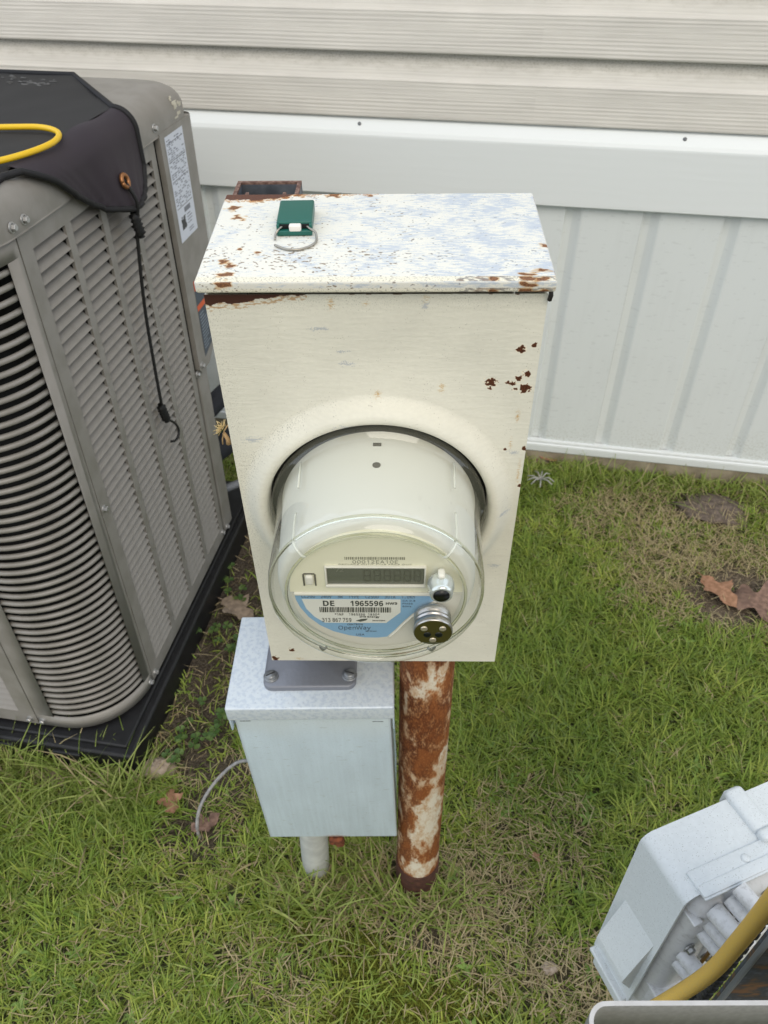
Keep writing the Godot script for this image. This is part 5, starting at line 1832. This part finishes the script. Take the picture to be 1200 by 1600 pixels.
	for i in path.size() - 1:
		var q: Array[Vector2] = []
		for j in [i, i + 1]:
			var dir := (path[mini(j + 1, path.size() - 1)] - path[maxi(j - 1, 0)]).normalized()
			q.append(path[j] + Vector2(-dir.y, dir.x) * hw)
			q.append(path[j] - Vector2(-dir.y, dir.x) * hw)
		var cc := (q[0] + q[1] + q[2] + q[3]) / 4.0
		var inn := Vector3(cc.x, 0.612, cc.y)
		for e in [[0, 2], [1, 3]]:
			oquad(bs, Vector3(q[e[0]].x, 0.590, q[e[0]].y), Vector3(q[e[1]].x, 0.590, q[e[1]].y), Vector3(q[e[1]].x, 0.635, q[e[1]].y), Vector3(q[e[0]].x, 0.635, q[e[0]].y), inn)
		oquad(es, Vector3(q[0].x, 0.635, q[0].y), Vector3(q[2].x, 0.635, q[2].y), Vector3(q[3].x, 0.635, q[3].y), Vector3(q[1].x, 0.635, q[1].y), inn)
		for y in [0.590]:
			oquad(bs, Vector3(q[0].x, y, q[0].y), Vector3(q[2].x, y, q[2].y), Vector3(q[3].x, y, q[3].y), Vector3(q[1].x, y, q[1].y), inn)
	bs.set_smooth_group(-1)
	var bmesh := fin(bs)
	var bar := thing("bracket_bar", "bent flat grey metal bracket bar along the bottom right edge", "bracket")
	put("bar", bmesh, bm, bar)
	put("lit_edge", fin(es), edge_m, bar)

# ---- things lying in the grass
func oak_leaf(len: float, curl: float, s: int) -> ArrayMesh:
	var r := RandomNumberGenerator.new()
	r.seed = s
	var pts := PackedVector2Array()
	var n := 26
	for side in [1.0, -1.0]:
		for i in n + 1:
			var t := float(i) / n if side > 0 else 1.0 - float(i) / n
			var env := sin(pow(t, 0.85) * PI) * 0.42 + 0.01
			var lob := 0.72 + 0.28 * sin(t * TAU * 2.6 + (0.5 if side > 0 else 1.4))
			pts.append(Vector2(side * len * env * lob * r.randf_range(0.9, 1.1), (t - 0.5) * len))
	var st := nst()
	var idx := Geometry2D.triangulate_polygon(pts)
	for i in range(0, idx.size(), 3):
		var v: Array[Vector3] = []
		for k in 3:
			var p := pts[idx[i + k]]
			v.append(Vector3(p.x, curl * (p.x * p.x + 0.35 * p.y * p.y) / len + 0.05 * len * sin(p.y / len * 7.0 + s) + 0.03 * len * sin(p.x / len * 14.0), p.y))
		_otri(st, v[0], v[1], v[2], v[0] - Vector3.UP)
	tube(st, PackedVector3Array([Vector3(0, 0.001, -0.5 * len), Vector3(0, -0.002, -0.68 * len)]), 0.012 * len, 5)
	return fin(st)

func build_litter() -> void:
	var lm := mottled(Color(0.40, 0.31, 0.27), Color(0.54, 0.43, 0.37), 111, 14.0, 0.75, 0.03)
	var lm2 := mottled(Color(0.52, 0.38, 0.28), Color(0.64, 0.48, 0.38), 112, 14.0, 0.75, 0.03)
	var lm3 := mottled(Color(0.50, 0.44, 0.38), Color(0.62, 0.55, 0.48), 113, 14.0, 0.8, 0.03)
	for q in [
		[0.700, -1.115, 0.095, 0.5, 1, 0.5, lm2, "orange brown oak leaf, left one of the pair on bare soil at right"],
		[0.780, -1.085, 0.150, 0.3, 2, -1.9, lm, "large dull brown lobed leaf, right one of the pair on bare soil"],
		[-0.346, -0.648, 0.050, 0.7, 3, 0.4, lm2, "small orange leaf in grass left of the arching grey wire"],
		[-0.283, -0.612, 0.050, 0.8, 4, 2.2, lm, "brown curled leaf inside the arch of the grey wire"],
		[0.426, -1.560, 0.075, 0.9, 5, 1.7, lm2, "reddish leaf against the timber under the white skirting"],
		[-0.55, -0.690, 0.055, 0.4, 6, 1.1, lm3, "pale withered leaf in the grass in front of the black pad"],
		[0.236, -0.560, 0.018, 0.5, 7, 0.5, lm2, "tiny brown leaf scrap in the lawn right of the rusty pipe"],
		[-0.30, -1.075, 0.085, 0.5, 9, 1.0, lm3, "flat pale brown leaf on soil between pad and meter box"]]:
		tag(put("fallen_leaf", oak_leaf(q[2], q[3], q[4]), q[6], self, Vector3(q[0], ground_y(q[0], q[1]) + 0.014, q[1]), Vector3(rng.randf_range(-0.15, 0.15), q[5], rng.randf_range(-0.15, 0.15))), q[7], "leaf", "fallen leaves on the ground")
	var stone := mottled(Color(0.55, 0.49, 0.43), Color(0.70, 0.64, 0.57), 115, 16.0, 0.9, 0.05)
	tag(put("stone", lump(0.021, 0.7, 21), stone, self, Vector3(-0.383, 0.010, -0.712)), "pale stone beside the front corner of the black pad", "stone")
	tag(put("stone", lump(0.009, 0.7, 22), stone, self, Vector3(0.232, 0.008, -0.405)), "small grey pebble in straw left of the network box", "stone")
	var mud := mottled(Color(0.33, 0.29, 0.26), Color(0.46, 0.41, 0.37), 116, 14.0, 0.95, 0.08)
	tag(put("dirt_clod", lump(0.060, 0.20, 23), mud, self, Vector3(0.775, 0.002 + ground_y(0.775, -1.375), -1.375)), "greyish brown clod of dirt near the skirting at right", "dirt clod")
	# withered seed head in the grass by the wall
	var pale := mat(Color(0.62, 0.62, 0.60), 0.9)
	var w := nst()
	for k in 9:
		var a := k * TAU / 9.0 + rng.randf() * 0.4
		tube(w, PackedVector3Array([Vector3(0, 0.03, 0), Vector3(cos(a) * 0.018, 0.034 + rng.randf() * 0.012, sin(a) * 0.018), Vector3(cos(a) * 0.032, 0.030, sin(a) * 0.032)]), 0.0016, 5)
	tube(w, PackedVector3Array([Vector3(0, 0, 0), Vector3(0, 0.03, 0)]), 0.0015, 5)
	tag(put("withered_plant", fin(w), pale, self, Vector3(0.376, ground_y(0.376, -1.457), -1.457)), "withered grey star-shaped plant in grass right of the meter box", "plant")
	# feathery seed caught on the left edge of the meter box
	var bt := Basis.from_euler(LEAN)
	var s := thing("seed_tuft", "feathery straw coloured seed tuft caught on meter box's left edge", "seed", BOX_AT + bt * Vector3(-0.1185, -0.116, -0.006), LEAN)
	var f := nst()
	for k in 26:
		var a := rng.randf_range(1.2, 3.9)
		var l := rng.randf_range(0.005, 0.0095)
		tube(f, PackedVector3Array([Vector3(-0.001, 0.001, 0), Vector3(cos(a) * l * 0.5, sin(a) * l * 0.5 + 0.001, rng.randf_range(-0.003, 0.003)), Vector3(cos(a) * l, sin(a) * l - 0.001, rng.randf_range(-0.006, 0.006))]), 0.00028, 4)
	put("bristles", fin(f), mat(Color(0.80, 0.70, 0.50), 0.8), s)
	var hs := nst()
	tube(hs, PackedVector3Array([Vector3(0.0065, 0.010, 0.004), Vector3(0.001, 0.001, 0.001), Vector3(-0.002, -0.008, 0), Vector3(-0.0025, -0.013, 0)]), 0.0006, 5)
	tube(hs, PackedVector3Array([Vector3(0.0, -0.002, 0), Vector3(0.0022, -0.008, 0), Vector3(0.0022, -0.0125, 0)]), 0.0013, 6, 0.0022)
	put("husk", fin(hs), mat(Color(0.66, 0.54, 0.38), 0.8), s)

func lump(r: float, flat: float, s: int) -> ArrayMesh:
	var n := noise(s, 1.0, 3)
	var st := nst()
	var nu := 20
	var nv := 12
	var g: Array = []
	for j in nv + 1:
		var row: Array[Vector3] = []
		for i in nu:
			var a := TAU * i / nu
			var b := PI * j / nv
			var d := Vector3(sin(b) * cos(a), cos(b), sin(b) * sin(a))
			var q := d * 1.3
			row.append(d * r * (1.0 + 0.55 * n.get_noise_3d(q.x, q.y, q.z) + 0.25 * n.get_noise_3d(q.x * 4.0, q.y * 4.0, q.z * 4.0)) * Vector3(1.25, flat, 0.9))
		g.append(row)
	for j in nv:
		for i in nu:
			var i2 := (i + 1) % nu
			oquad(st, g[j][i], g[j][i2], g[j + 1][i2], g[j + 1][i], Vector3.ZERO)
	return fin(st)
